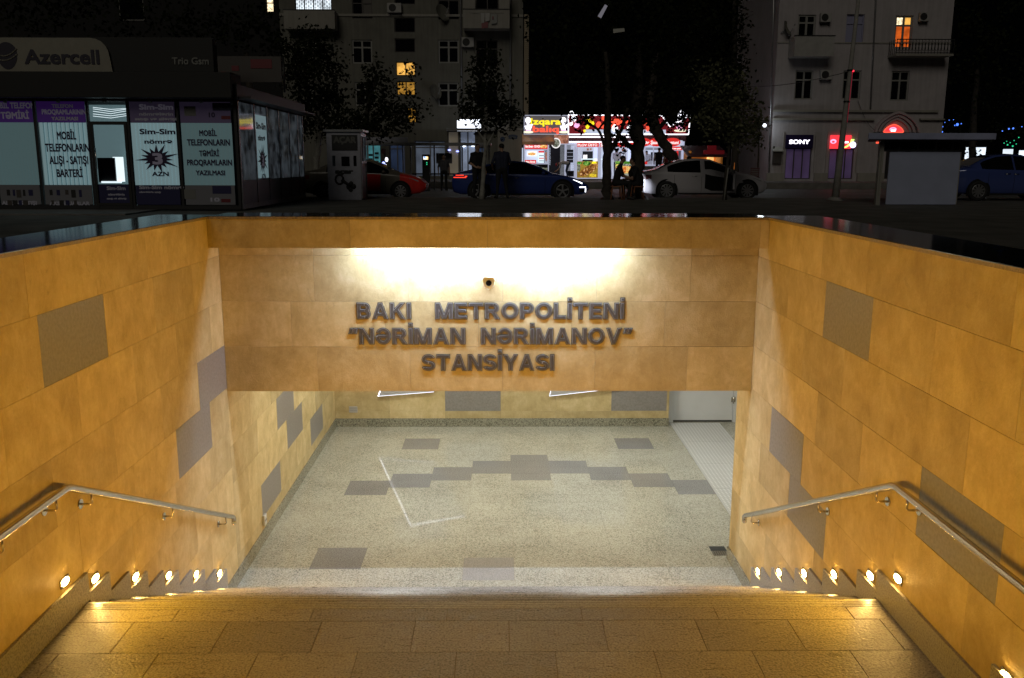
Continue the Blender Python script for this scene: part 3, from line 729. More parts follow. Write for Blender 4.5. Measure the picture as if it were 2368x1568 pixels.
# ---------------- phone shop kiosk on the left
KY = 22.5
k0 = at(-130, 486, KY).x; k1 = at(560, 486, KY).x; kz1 = at(300, 92, KY).z; kyb = 29.8
kiosk = thing('shop_kiosk', 'mobile phone shop kiosk with lit windows and black fascia on the left', 'kiosk', loc=(0, 0, 0))
a = at(560, 232, KY); zg = a.z                                # head of the glazing
zs_ = at(300, 428, KY).z; zh = at(300, 284, KY).z; zb_ = ZG+.035; zt = at(300, 238, KY).z
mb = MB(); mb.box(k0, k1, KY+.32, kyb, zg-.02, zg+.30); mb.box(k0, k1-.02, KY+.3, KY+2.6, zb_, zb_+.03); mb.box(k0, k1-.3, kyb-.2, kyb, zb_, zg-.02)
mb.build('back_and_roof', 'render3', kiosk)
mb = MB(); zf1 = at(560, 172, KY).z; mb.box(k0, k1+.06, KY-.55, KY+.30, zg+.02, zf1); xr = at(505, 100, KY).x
mb.box(k0, xr, KY-.45, KY-.15, zf1+.002, kz1); bevel(mb.build('fascia', 'fascia', kiosk), .01)
mb = MB(); mb.box(k1+.061, k1+.12, KY-.3, kyb, zg+.02, zf1-.25); mb.box(k1+.121, k1+.42, KY-.2, kyb+.2, zg+.03, zg+.08); mb.build('side_canopy', 'darkmetal', kiosk)
# signs on the fascia
a = at(-60, 172, KY-.5); b = at(250, 88, KY-.5); rc = .42
t = thing('shop_sign', 'large pale sign with rounded corner and round emblem over the phone kiosk', 'sign', loc=(0, KY-.455, 0))
pts = [(a.x, 0, a.z), (b.x+.06, 0, a.z)] + [(b.x-rc+rc*math.cos(q), 0, b.z-rc+rc*math.sin(q)) for q in [R(d_) for d_ in (0, 18, 36, 54, 72, 90)]] + [(a.x, 0, b.z)]
mb = MB(); mb.prism(pts, (0, -.06, 0)); mb.build('board', 'signwhite', t)
def on(x, y, Y): p = at(x, y, Y); return p
p0 = at(58, 147, KY-.52); p1 = at(228, 112, KY-.52)
text('Azercell', p0.x, p1.x, p0.z, (p1.z-p0.z)*.94, -.075, 'signink', 'lettering', t, .035, .01)
ec = at(16, 129, KY-.52); er = 24/FPX*KY
mb = MB()
N = 26; egg = [(ec.x+er*(1+.12*math.sin(q*2*PI/N))*math.cos(q*2*PI/N)*.92, -.062, ec.z+er*1.18*math.sin(q*2*PI/N)) for q in range(N)]
mb.prism(egg, (0, -.006, 0)); mb.build('emblem', 'signink', t)
mb = MB()
for dz, cur in ((.10, .10), (-.02, .08)):
    L = [(ec.x-er*.95+er*1.9*i/8, -.0705, ec.z+dz-cur*math.sin(i/8*PI)+.12*(i/8-.5)) for i in range(9)]
    for i in range(8): mb.tube([L[i], L[i+1]], .018, 4)
mb.build('emblem_band', 'signwhite', t)
p0 = at(397, 148, KY-.5); p1 = at(481, 132, KY-.5)
o = text('Trio Gsm', p0.x, p1.x, p0.z, p1.z-p0.z, KY-.4705, 'signgrey', 'shop_lettering', None, .03, .02); tag(o, 'small grey Trio Gsm lettering on the black kiosk fascia', 'lettering')
# glazed front
def kx(x): return at(x, 350, KY).x
panes = [(-130, -16), (-12, 87), (92, 208), (305, 413), (420, 541)]
post = MB()
for x in (-14, 89.5, 210, 302.5, 416.5, 548): post.box(kx(x)-.028, kx(x)+.028 if x < 540 else k1, KY-.03, KY+.05, zb_, zg)
post.box(k0, k1, KY-.025, KY+.045, zg-.03, zg+.019); post.box(k0, k1, KY-.035, KY+.06, zb_, zb_+.10)
post.build('post_frame', 'darkmetal', kiosk)
def blinds(x0, x1, z0, z1, Y, n, mt, nm, parent, tilt=.008):
    mb = MB(); dx = (x1-x0)/n; mb.quad((x0, Y+.02, z0), (x1, Y+.02, z0), (x1, Y+.02, z1), (x0, Y+.02, z1)); mb.build('backing', 'blinddim', parent); mb = MB()
    for i in range(n):
        q = x0+dx*i; mb.quad((q, Y+tilt, z0), (q+dx*1.15, Y-tilt*.5, z0), (q+dx*1.15, Y-tilt*.5, z1), (q, Y+tilt, z1))
    return mb.build(nm, mt, parent)
heads = {1: ('posterpurple', [('BİL TELEFON', 0, 80, 250, 13, 'inkpale'), ('TƏMİRİ', 2, 66, 274, 15, 'inkpale')]),
         2: ('posterpurple', [('TELEFON', 120, 168, 249, 8, 'inkdim'), ('PROQRAMLARININ', 97, 198, 264, 11, 'inkpale'), ('YAZILMASI', 119, 180, 278, 8, 'inkdim')]),
         3: ('posterdim', [('Sim-Sim', 322, 400, 253, 12, 'inkpale'), ('nömrələrin', 322, 400, 267, 7, 'inkdim'), ('satışı və silərişi', 312, 408, 278, 6, 'inkdim')]),
         4: ('posterdim', [('10', 483, 497, 271, 11, 'ink')])}
bodyt = {2: [('MOBİL', 132, 175, 322, 18), ('TELEFONLARIN', 105, 206, 350, 18), ('ALIŞI - SATIŞI', 115, 203, 379, 18), ('BARTERİ', 132, 190, 409, 18)],
         3: [('Sim-Sim', 323, 405, 310, 12), ('nömrə', 334, 398, 332, 10), ('AZN', 352, 390, 407, 10)],
         4: [('MOBİL', 461, 501, 314, 13), ('TELEFONLARIN', 433, 531, 336, 14), ('TƏMİRİ', 461, 506, 361, 13), ('PROQRAMLARIN', 433, 536, 382, 13), ('YAZILMASI', 453, 520, 405, 11)]}
foot = {1: [('ALIŞI - SATIŞI', 5, 85, 473, 8)], 2: [('AKSESSUARLAR', 115, 207, 474, 8)], 3: [('Sim-Sim nömrə', 322, 425, 437, 8), ('nömrələrin satışı', 322, 372, 446, 4)], 4: [('10', 487, 508, 466, 9)]}
tri = []
for i, (xa, xb) in enumerate(panes):
    X0, X1 = kx(xa)+.03, kx(xb)-.03
    mb = MB(); mb.box(X0, X1, KY+.004, KY+.012, zb_+.10, zg-.03)
    wn = mb.build('window', 'darkmetal', kiosk)
    lit = 'blindlit' if i in (1, 2) else 'blinddim' if i == 4 else 'blindlit' if i == 3 else 'blinddim'
    if i == 1: lit = 'blinddim'
    blinds(X0, X1, zs_, zh, KY-.02, 12 if i != 2 else 11, lit, 'blind', wn, .028 if i == 2 else .010)
    hm, hl = heads.get(i, ('posterpurple', []))
    mb = MB(); mb.box(X0, X1, KY-.02, KY+.003, zh+.002, zt+.03); mb.build('header_poster', hm, wn)
    for s_, x0, x1, yb, h, mt_ in hl:
        dx = xa+2-x0 if x0 < xa else 0
        textpx(s_, x0, x1, yb-h, yb, KY-.022, mt_, wn, .05, .002)
    for s_, x0, x1, yb, h in bodyt.get(i, []): textpx(s_, x0, x1, yb-h, yb, KY-.05, 'ink', wn, .045, .002)
    mb = MB(); mb.box(X0, X1, KY-.02, KY+.003, zb_+.12, zs_-.002); mb.build('foot_poster', 'navy' if i == 3 else 'postergrey', wn)
    for s_, x0, x1, yb, h in foot.get(i, []): textpx(s_, x0, x1, yb-h, yb, KY-.022, 'inkdim', wn, .05, .002)
    if i in (1, 2):                                     # product pictures on the lower posters
        for q in range(9):
            mb = MB()
            u = X0+.12+(X1-X0-.3)*((q % 5)/5)+rnd.uniform(0, .06); v = zs_-.12-.26*(q//5); ww = rnd.uniform(.05, .13); hh = rnd.uniform(.09, .2)
            mb.box(u, u+ww, KY-.025, KY-.0205, v-hh, v); mb.build('picture', ['black', 'navy', 'brownframe'][q % 3], wn)
    if i == 4:
        for yy in (238, 430):
            for x0, y0, x1, y1, mt_ in ((492, 0, 534, 18, 'navy'), (512, 30, 533, 38, 'red'), (427, 8, 452, 30, 'signgrey')):
                mb = MB(); a, b, c, d = prect(x0, yy+y0, x1, yy+y1, KY-.02); mb.box(a, b, KY-.026, KY-.0205, c, d); mb.build('picture', mt_, wn)
    if i == 3: win3 = wn
def star(cx, cz, rx, rz, Y, n=15, M4=None):
    rr = random.Random(3); pts = []
    for q in range(n*2):
        an = PI/2+PI*q/n; k = (1 if q % 4 == 0 else .74) * rr.uniform(.85, 1.05) if q % 2 == 0 else .42
        pts.append((cx+rx*k*math.cos(an), Y, cz+rz*k*math.sin(an)))
    return pts
c = at(363, 367, KY-.05); mb = MB(); mb.prism(star(c.x, c.z, 52/FPX*KY, 36/FPX*KY, KY-.05), (0, -.002, 0)); mb.build('star_burst', 'ink', win3)
textpx('3', 353, 375, 354, 379, KY-.054, 'inkpale', win3, .05, .002)
# open door of the kiosk with the lit room behind
a, b = kx(214), kx(299); zd = at(256, 281, KY).z; zdt = at(256, 242, KY).z
mb = MB(); mb.box(a, a+.07, KY-.05, KY+.01, zb_, zd); mb.box(b-.07, b, KY-.05, KY+.01, zb_, zd); mb.box(a+.07, b-.07, KY-.05, KY+.01, zd-.08, zd); mb.box(a+.07, b-.07, KY-.05, KY+.01, zb_+.1, zb_+.16)
dr = mb.build('door', 'black', kiosk)
mb = MB(); mb.box(a+.07, b-.07, KY-.012, KY-.006, zb_+.16, zs_+.02); mb.build('door_panel', 'navy', dr)
for s_, x0, x1, yb, h in (('Sim-Sim', 247, 290, 439, 8), ('nömrələrin', 250, 288, 452, 5), ('satışı və silərişi', 247, 292, 461, 4)): textpx(s_, x0, x1, yb-h, yb, KY-.013, 'inkdim', dr, .05, .002)
mb = MB(); mb.tube([(a+.11, KY-.09, zb_+1.0), (a+.11, KY-.09, zb_+1.5)], .014, 8); mb.build('handle', 'steel', dr)
mb = MB(); mb.box(a-1.6, b+.1, KY+1.6, KY+1.7, zb_, zg); mb.build('room_wall', 'interior', kiosk)
mb = MB(); mb.box(*prect(233, 365, 268, 421, KY+1.0)[:2], KY+.9, KY+1.3, *prect(233, 365, 268, 421, KY+1.0)[2:]); mb.build('counter', 'black', kiosk)
mb = MB(); q = prect(267, 363, 285, 420, KY+1.0); mb.box(q[0], q[1], KY+.95, KY+1.0, q[2], q[3]); q = prect(240, 419, 284, 423, KY+1.0); mb.box(q[0], q[1], KY+.86, KY+.94, q[2], q[3]); mb.build('lit_cabinet', 'interiorhi', kiosk)
mb = MB()
for q in range(5):
    yy = 247+q*5; p0 = at(215, yy+rnd.uniform(-2, 2), KY+.5); p1 = at(256, yy+6, KY+.6); p2 = at(296, yy+rnd.uniform(-2, 5), KY+.7); mb.tube([p0, p1, p2], .006, 4)
mb.build('ceiling_lamp_strip', 'interiorhi', kiosk)
mb = MB(); mb.box(k0+.3, k1-.3, KY+1.75, KY+1.8, zb_, zg); mb.build('partition', 'render3', kiosk)
for x in (14, 136, 243, 349, 466):                       # little spot lamps over the windows, switched off
    p = at(x, 236, KY-.1); t = thing('spot_lamp', 'small unlit spot lamp above the kiosk windows', 'lamp', 'unlit spot lamps along the kiosk front', (p.x, KY-.1, p.z+.12))
    mb = MB(); mb.tube([(0, 0, .0), (0, -.05, -.13)], .045, 10); mb.build('shade', 'signgrey', t)
    mb = MB(); mb.tube([(0, 0, 0), (0, .02, .06), (0, .06, .06)], .012, 6); mb.build('arm', 'darkmetal', t)
# glazed side
sy = [KY+.06+(kyb-KY-.1)*q for q in (0, .20, .38, .56, .74, .90, 1)]
mb = MB()
for y in sy: mb.box(k1-.03, k1+.03, y-.03, y+.03, zb_, zg)
mb.box(k1-.025, k1+.025, sy[0], sy[-1], zb_, zb_+.12); mb.build('side_post', 'metal', kiosk)
for i in range(6):
    y0, y1 = sy[i]+.032, sy[i+1]-.032
    mb = MB(); mb.box(k1-.008, k1+.008, y0, y1, zb_+.12, zg-.02); wn = mb.build('side_window', 'glassdim', kiosk)
    mb = MB(); mb.box(k1+.009, k1+.012, y0, y1, zb_+.12, zb_+.72); mb.build('foot_poster', 'postergrey', wn)
    if i < 2:
        mb = MB(); mb.box(k1-.05, k1-.045, y0, y1, zb_+.72, zg-.15); mb.build('blind', 'blinddim', wn)
    if i == 1:
        mb = MB(); mb.box(k1+.009, k1+.0115, y0+.1, y1-.05, zb_+.75, zg-.25); mb.build('blind', 'blindlit', wn)
        MX = Matrix.Translation((k1+.012, (y0+y1)/2, 0)) @ Matrix.Rotation(PI/2, 4, 'Z')
        zc = (zb_+zg)/2; hw = (y1-y0)/2-.12
        text('Sim-Sim', -hw, hw, zc+.72, .17, 0, 'ink', 'lettering', wn, .06, -.004, MX); text('nömrə', -hw*.75, hw*.75, zc+.42, .14, 0, 'ink', 'lettering', wn, .06, -.004, MX); text('AZN', -hw*.4, hw*.5, zc-.62, .15, 0, 'ink', 'lettering', wn, .06, -.004, MX)
        mb = MB(); mb.prism([MX @ Vector(p) for p in star(0, zc-.1, hw*1.05, .46, -.003)], MX.to_3x3() @ Vector((0, -.003, 0))); mb.build('star_burst', 'ink', wn)
        text('3', -.1, .12, zc-.25, .28, -.008, 'inkpale', 'lettering', wn, .05, .002, MX)
# banner beside the kiosk roof
a = at(506, 190, KY+1.5); b = at(650, 131, KY+1.5)
t = thing('roof_banner', 'pale and dark red banner board rising over the kiosk roof', 'banner', loc=(0, 0, 0))
mb = MB(); mb.box(a.x, b.x, KY+1.45, KY+1.5, a.z, b.z); mb.build('board', 'brownframe', t)
for x0, y0, x1, y1 in ((580, 137, 628, 158), (536, 152, 552, 164), (512, 166, 523, 178)): mb = MB(); mb.box(*prect(x0, y0, x1, y1, KY+1.44)[:2], KY+1.435, KY+1.449, *prect(x0, y0, x1, y1, KY+1.44)[2:]); mb.build('picture', 'red', t)
mb = MB(); mb.tube([(b.x+.05, KY+1.5, zg+.3), (b.x+.05, KY+1.5, b.z)], .03, 6); mb.tube([(a.x+.1, KY+1.56, zg+.3), (a.x+.1, KY+1.56, b.z)], .03, 6); mb.build('post', 'darkmetal', t)

# ---------------- key kiosk
AY = 29.4
t = thing('key_kiosk', 'narrow grey key cutting booth with a key sign in front of the taxi', 'kiosk')
a = at(760, 466, AY); b = at(832, 305, AY); az = b.z
M['boothgrey'] = mat('grey_booth_paint', (.36, .36, .42), .5, noise=.1)
mb = MB(); mb.box(a.x, b.x, AY, AY+1.15, ZG, az); bevel(mb.build('cabin', 'boothgrey', t), .012)
mb = MB(); mb.box(b.x+.001, b.x+.03, AY+.02, AY+.06, ZG+.05, az-.02); mb.box(b.x+.001, b.x+.03, AY+1.08, AY+1.12, ZG+.05, az-.02); zz = ZG+.05+(az-ZG)*.52
mb.box(b.x+.001, b.x+.028, AY+.06, AY+1.08, zz, zz+.06); mb.box(b.x+.001, b.x+.028, AY+.06, AY+1.08, az-.14, az-.05); mb.box(b.x+.001, b.x+.028, AY+.45, AY+.49, zz+.06, az-.14); mb.build('side_frame', 'metal', t)
mb = MB(); mb.box(b.x+.001, b.x+.006, AY+.5, AY+1.07, zz+.062, az-.15); mb.build('side_window', 'glassdim', t)
mb = MB(); mb.box(*prect(768, 312, 826, 348, AY)[:2], AY-.02, AY-.001, *prect(768, 312, 826, 348, AY)[2:]); sg = mb.build('name_board', 'black', t)
M['faint'] = mat('faded_sign_letters', (.10, .10, .09), .6)
textpx('AÇAR', 771, 823, 316, 330, AY-.022, 'faint', sg, .06, .004)
for r_ in ((790, 362, 808, 384), (769, 360, 775, 384), (818, 360, 824, 384)):
    mb = MB(); q = prect(*r_, AY); mb.box(q[0], q[1], AY-.012, AY-.001, q[2], q[3]); mb.build('window', 'pane', t)
textpx('açar', 775, 817, 391, 401, AY-.001, 'black', t, .10, .006)
mb = MB()                                            # the painted key
p = [at(x, y, AY-.005) for x, y in ((790, 416), (800, 424), (812, 432))]
mb.tube([p[0], p[2]], .05, 8); c = at(785, 415, AY-.005); N = 14
ring = [c+Vector((.13*math.cos(2*PI*q/N), 0, .15*math.sin(2*PI*q/N))) for q in range(N+1)]; mb.tube(ring, .035, 6)
for x, y in ((812, 425), (818, 431), (811, 438), (806, 432)): mb.ell(at(x, y, AY-.01), (.075, .02, .09), 8, 6)
mb.build('key_emblem', 'black', t)
mb = MB(); mb.box(a.x-.08, b.x+.1, AY-.08, AY+1.22, az+.001, az+.07); mb.build('roof', 'metal', t)

# ---------------- apartment building in the middle
BY = 58.0
bl = thing('apartment_building', 'grey rendered apartment block in the middle with a few lit windows', 'building')
q0 = at(664, 420, BY); q1 = at(1208, 420, BY); BX0, BX1 = q0.x, q1.x
WINS = [('a', (683, -12, 766, 30)), ('b', (815, -10, 860, 43)), ('c', (912, -20, 960, 10)), ('c', (912, 41, 960, 75)), ('c', (913, 89, 960, 121)), ('lo', (916, 143, 960, 175)), ('ld', (918, 188, 960, 220)), ('ld2', (925, 249, 962, 284)),
        ('d', (815, 92, 860, 147)), ('d', (822, 190, 866, 245)), ('e', (1014, -20, 1061, 45)), ('d', (1014, 92, 1061, 146)), ('d', (1014, 191, 1060, 246)), ('d', (706, 194, 735, 241)), ('e', (1101, -20, 1153, 27)), ('e', (1101, 93, 1151, 155)), ('e', (1101, 190, 1151, 250))]
rects = [prect(*q, BY) for _, q in WINS]
wall = MB(); holes_wall(wall, BX0, BX1, ZP, 20, BY, rects)
wall.box(BX0, BX1, BY+.24, BY+12, ZP, 20); wall.build('wall', 'render1', bl)
for (k, _), r_ in zip(WINS, rects):
    if k == 'a': window(bl, r_, BY, fr='brownframe', cols=4, transom=None, panes=['lit_white']*4)
    elif k == 'lo': window(bl, r_, BY, fr='brownframe', cols=2, transom=None, panes=['lit_orange', 'lit_orange'])
    elif k in ('ld', 'ld2'): window(bl, r_, BY, fr='brownframe', cols=2, transom=None, panes=['lit_dim' if k == 'ld' else 'curtain', 'lit_dim'])
    elif k == 'c': window(bl, r_, BY, fr='brownframe', cols=1, transom=None)
    elif k == 'b': window(bl, r_, BY, fr='brownframe', cols=2, panes=['pane', 'curtain', 'pane', 'curtain'])
    elif k == 'e': window(bl, r_, BY, cols=2, fr='brownframe')
    else: window(bl, r_, BY, cols=2, wd=.09)
# burglar grille on the lit window
r_ = rects[0]; mb = MB()
n = 16
for i in range(n+1):
    x = r_[0]+(r_[1]-r_[0])*i/n
    mb.tube([(x, BY-.02, r_[2]), (x, BY-.02, r_[3])], .012, 4)
for j in range(5):
    z = r_[2]+.35+.12*j
    for i in range(n): x = r_[0]+(r_[1]-r_[0])*i/n; dx = (r_[1]-r_[0])/n; s_ = 1 if (i+j) % 2 else -1; mb.tube([(x, BY-.02, z-.06*s_), (x+dx, BY-.02, z+.06*s_)], .01, 4)
mb.build('window_grille', 'black', bl)
mb = MB()
for yy in (34,): q = prect(664, yy, 1208, yy+3, BY); mb.box(BX0, BX1, BY-.07, BY-.003, q[2], q[3])
mb.build('cornice', 'render2', bl)
# closed balconies
def balcony(rect, proj, par, Y, m1='render2', nm='balcony'):
    a, b, c, d = rect; mb = MB(); mb.box(a, b, Y-proj, Y-.004, c-.12, c)
    o = mb.build(nm, m1, par)
    mb = MB(); mb.box(a, b, Y-proj, Y-proj+.07, c+.001, d); mb.box(a, a+.07, Y-proj+.072, Y-.004, c+.001, d); mb.box(b-.07, b, Y-proj+.072, Y-.004, c+.001, d); mb.build('parapet', m1, o)
    mb = MB(); mb.box(a-.03, b+.03, Y-proj-.03, Y-proj+.1, d+.001, d+.05); mb.build('rail', 'darkmetal', o)
    return o
balcony(prect(1073, 30, 1178, 67, BY), 1.2, bl, BY)
balcony(prect(666, 30, 780, 67, BY), 1.0, bl, BY)
for x0, x1 in ((1073, 1100), (1154, 1178)): q = prect(x0, -20, x1, 29, BY); mb = MB(); mb.box(q[0], q[1], BY-1.2, BY-1.12, q[2], q[3]); mb.build('balcony_screen', 'render2', bl)
q = prect(1068, 125, 1180, 300, BY); mb = MB(); mb.box(q[0]+.1, q[1], BY-.5, BY-.003, q[2], q[2]+.3); mb.build('cornice', 'render2', bl)
mb = MB()
for x in (1068, 1180): p = at(x, 300, BY); mb.tube([(p.x, BY-.08, ZP+2.5), (p.x, BY-.08, 20)], .06, 8)
mb.build('drainpipe', 'metal', bl)
t = thing('laundry', 'red and white laundry hanging on the balcony of the grey block', 'laundry')
mb = MB()
for i, (x0, y0, x1, y1) in enumerate(((1112, 30, 1121, 54), (1113, 50, 1129, 66), (1122, 30, 1133, 50), (1135, 32, 1150, 56), (1138, 36, 1142, 46))):
    q = prect(x0, y0, x1, y1, BY-1.3); mb.mi = (0, 1, 0, 2, 1)[i]; mb.quad((q[0], BY-1.26, q[3]), (q[0]+.02, BY-1.29-.01*i, q[2]), (q[1]-.03, BY-1.3-.01*i, q[2]+.05), (q[1], BY-1.26, q[3]))
mb.build('cloth', ['whitepaint', 'red', 'signgrey'], t)
mb = MB(); q = prect(1085, 30, 1165, 31, BY-1.3); mb.tube([(q[0], BY-1.26, q[3]), (q[1], BY-1.26, q[3])], .008, 4); mb.build('clothes_line', 'signgrey', t)
ac_unit((1068, 88, 1096, 110), BY, 'air conditioner beside the tall double window of the grey block')
ac_unit((897, 9, 929, 31), BY, 'air conditioner near the top of the stair windows of the grey block')
sat_dish((1014, 36), 19, BY, 'tilted satellite dish below the top window of the grey block', .8)
sat_dish((998, 218), 17, BY, 'tilted satellite dish lower on the grey block beside the tree', .8)
# ribbed light shaft on the corner
t = thing('ribbed_drainpipe', 'tall narrow ribbed strip faintly lit at the corner of the grey block', 'pillar')
M['ribglow'] = mat('ribbed_pale_stone', (.34, .28, .19), .5)
p = at(1216.5, 280, BY-1); mb = MB(); zb0, zt0 = ZP, at(1216, 32, BY-1).z; hw = 5.2/FPX*BY
mb.box(p.x-hw*.92, p.x+hw*.92, BY-.9, BY-.4, zb0, zt0); mb.build('shaft', 'ribglow', t)
mb = MB(); nr = int((zt0-3)/.125)
for i in range(nr): z = 3+.125*i; mb.box(p.x-hw, p.x+hw, BY-.94, BY-.901, z, z+.06)
mb.build('rib', 'ribglow', t)
# ground floor shop fronts
SY = 55.0
def front_panel(nm, r_, mt, parent, d=.05, Y=SY, off=0):
    q = prect(*r_, Y); mb = MB(); mb.box(q[0], q[1], Y-d-off, Y-off, q[2], q[3]); return mb.build(nm, mt, parent)
M['litpanel'] = emit('shop_window_grey_lit', (.55, .68, .95), .075, False, .35, 1.5)
M['litpanelhi'] = emit('shop_window_blue_lit', (.60, .72, 1), .17, False, .4, 1.2)
M['litbeige'] = emit('beige_lit_wall', (.9, .78, .6), .05, False, .3, 1)
M['teal'] = emit('teal_lit_window', (.2, .75, .85), .16, False, .4, 2)
M['whitesign'] = emit('white_sign_lit', (.85, .90, 1), 3.2)
M['deepblue'] = emit('dim_blue_window', (.15, .25, .55), .05, False, .4, 2)
ground_shop = thing('corner_shop', 'ground floor shop with bluish lit windows behind the bus shelter', 'shop')
wl = MB(); q = prect(664, 300, 1150, 420, SY); hl = [prect(*r_, SY) for r_ in ((845, 322, 880, 385), (902, 330, 936, 408), (960, 326, 1030, 408), (1036, 303, 1061, 408), (1064, 303, 1100, 406), (1104, 340, 1126, 408))]
holes_wall(wl, q[0], q[1], ZP, q[3], SY, hl, .3); wl.box(q[0], q[1], SY+.32, BY-.002, ZP, q[3]); wl.quad((q[0], SY, q[3]), (q[1], SY, q[3]), (q[1], BY, q[3]), (q[0], BY, q[3])); wl.build('wall', 'render1', ground_shop)
for h_, pm in zip(hl, ('teal', 'deepblue', 'litpanel', 'litbeige', 'litpanelhi', 'deepblue')):
    window(ground_shop, h_, SY, pane=pm, fr='metal', cols=2 if pm != 'litbeige' else 1, transom=.82 if pm in ('litpanel', 'deepblue') else None, wd=.06, dep=.2)
mb = MB(); q = prect(1033, 297, 1152, 303, SY); mb.box(q[0], q[1], SY-.35, SY-.003, q[2], q[3]); mb.build('canopy', 'metal', ground_shop)
mb = MB()
for x, y in ((852, 356), (852, 366), (866, 352), (866, 362), (866, 372)): q = prect(x, y, x+9, y+5, SY); mb.box(q[0], q[1], SY+.1, SY+.13, q[2], q[3])
mb.build('bottle_shelf', 'black', ground_shop)
M['bluelight'] = emit('blue_lamp', (.3, .35, 1), 3, False); M['whitelight'] = emit('white_lamp', (.85, .92, 1), 4, False)
for x, y, mt_ in ((1039, 347, 'bluelight'), (1058, 350, 'bluelight'), (1072, 338, 'whitelight'), (1082, 335, 'whitelight'), (1094, 337, 'whitelight')):
    p = at(x, y, SY+.1); mb = MB(); mb.ell((p.x, SY+.12, p.z), (.13 if mt_ == 'whitelight' else .09, .05, .05), 8, 6); mb.build('ceiling_spot', mt_, ground_shop)
t = thing('shop_sign', 'bright white lit sign half hidden by leaves over the corner shop', 'sign')
front_panel('board', (1058, 277, 1112, 304), 'whitesign', t, .12, SY, .2); front_panel('frame', (1054, 303.5, 1116, 305.5), 'darkmetal', t, .2, SY, .15)
an = thing('pale_annex', 'plain pale wall with two plaques beside the grill shop', 'building')
q = prect(1150, 301, 1207, 420, SY); mb = MB(); mb.box(q[0]+.02, q[1], SY-.3, BY-.01, ZP, q[3]); mb.build('wall', 'render2', an); 
mb = MB(); mb.box(q[0], q[1]+.05, SY-.36, BY-.01, q[3]+.001, q[3]+.09); mb.build('cornice', 'whitepaint', an)
M['plaque'] = mat('blue_enamel_plaque', (.05, .08, .16), .4)
for r_ in ((1176, 312, 1196, 321),):
    q = prect(*r_, SY-.3); cx = (q[0]+q[1])/2; N = 10
    t = thing('street_plaque', 'dark blue arched street plaque on the pale annex wall', 'plaque'); mb = MB()
    mb.prism([(q[0], SY-.305, q[2]), (q[1], SY-.305, q[2]), (q[1], SY-.305, q[3]-.1)]+[(cx+.3*math.cos(PI*i/N), SY-.305, q[3]-.1+.12*math.sin(PI*i/N)) for i in range(N+1)]+[(q[0], SY-.305, q[3]-.1)], (0, -.02, 0)); mb.build('plate', 'plaque', t)
    mb = MB(); mb.box(q[0]+.06, q[1]-.06, SY-.33, SY-.326, q[2]+.05, q[2]+.09); mb.box(q[0]+.1, q[1]-.1, SY-.33, SY-.326, q[2]+.14, q[2]+.17); mb.build('inscription', 'signgrey', t)
p = at(1162, 322, SY-.3); t = thing('round_plaque', 'small round blue plaque on the pale annex wall', 'plaque'); mb = MB(); mb.disc((p.x, SY-.302, p.z), (0, -1, 0), .15, .02, 18); mb.build('plate', 'plaque', t)

# ---------------- row of food shops
row = thing('food_shop_row', 'low row of brightly lit grill and kebab shops across the road', 'shop')
M['maroon'] = mat('maroon_fascia', (.10, .035, .04), .5)
M['signdark'] = emit('dim_sign_board', (.22, .20, .22), .35, False)
M['signmaroon'] = emit('dark_red_sign_board', (.30, .02, .03), .45, False)
M['yellow'] = emit('yellow_letter_light', (1, .80, .02), 1.25, False)
M['redlight'] = emit('red_letter_light', (1, .10, .05), 1.35, False)
M['whiteled'] = emit('white_led_light', (.92, .92, 1), 2.2, False)
M['pinkled'] = emit('pink_led_light', (1, .45, .75), 1.3, False)
M['plateled'] = emit('cream_led_plate', (1, .95, .70), 1.1, False)
M['redsign'] = emit('red_sign_lit', (.85, .035, .03), .75, False)
M['orangesign'] = emit('orange_sign_lit', (1, .30, .05), .8, False)
M['signpaper'] = emit('white_print_lit', (.95, .92, .92), 1.1, False)
M['shopwhite'] = emit('shop_room_lit_white', (.78, .83, 1), .50)
M['shopblue'] = emit('shop_room_lit_pale', (.72, .80, 1), .66)
M['shopdark'] = emit('dark_shop_room', (.20, .19, .24), .06, False)
M['fridge'] = emit('fridge_lit', (.75, .95, 1), 1.0, False)
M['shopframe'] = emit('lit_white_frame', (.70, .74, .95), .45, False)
M['shopgrey'] = emit('grey_shop_fitting', (.55, .58, .66), .25, False)
M['doorwayblack'] = mat('dark_doorway', (.02, .018, .02), .8)
def food(name, stops, s, scale=6):
    mt, n, l, b = nodes(name); v = mapping(n, l, (1, 1, 1)); a = noise_n(n, l, v, scale, 4, .6, .8)
    c = ramp(n, l, a, stops); l.new(c, b.inputs['Base Color']); l.new(c, b.inputs['Emission Color']); b.inputs['Emission Strength'].default_value = s
    mt.cycles.emission_sampling = 'NONE'; return mt
M['bread'] = food('printed_bread', [(.36, (.06, .02, .01)), (.48, (.30, .11, .02)), (.58, (.62, .34, .10)), (.66, (.80, .66, .50))], .9, 7)
M['board'] = food('printed_wooden_board', [(.3, (.28, .16, .02)), (.55, (.52, .34, .05)), (.75, (.62, .46, .10))], .55, 2)
M['salad'] = food('printed_salad', [(.35, (.01, .05, .005)), (.5, (.08, .30, .03)), (.62, (.35, .60, .12)), (.7, (.7, .85, .4))], .8, 9)
M['pizza'] = food('printed_pizza', [(.34, (.25, .03, .01)), (.45, (.80, .20, .03)), (.56, (.95, .70, .25)), (.64, (.25, .40, .06)), (.72, (1, .9, .6))], .9, 8)
M['meat'] = food('roast_meat', [(.3, (.10, .03, .02)), (.6, (.38, .16, .10)), (.8, (.6, .35, .25))], .9, 6)
M['awning'] = food('worn_brown_awning', [(.3, (.10, .06, .06)), (.5, (.22, .12, .07)), (.7, (.34, .17, .07))], .30, 1.3)
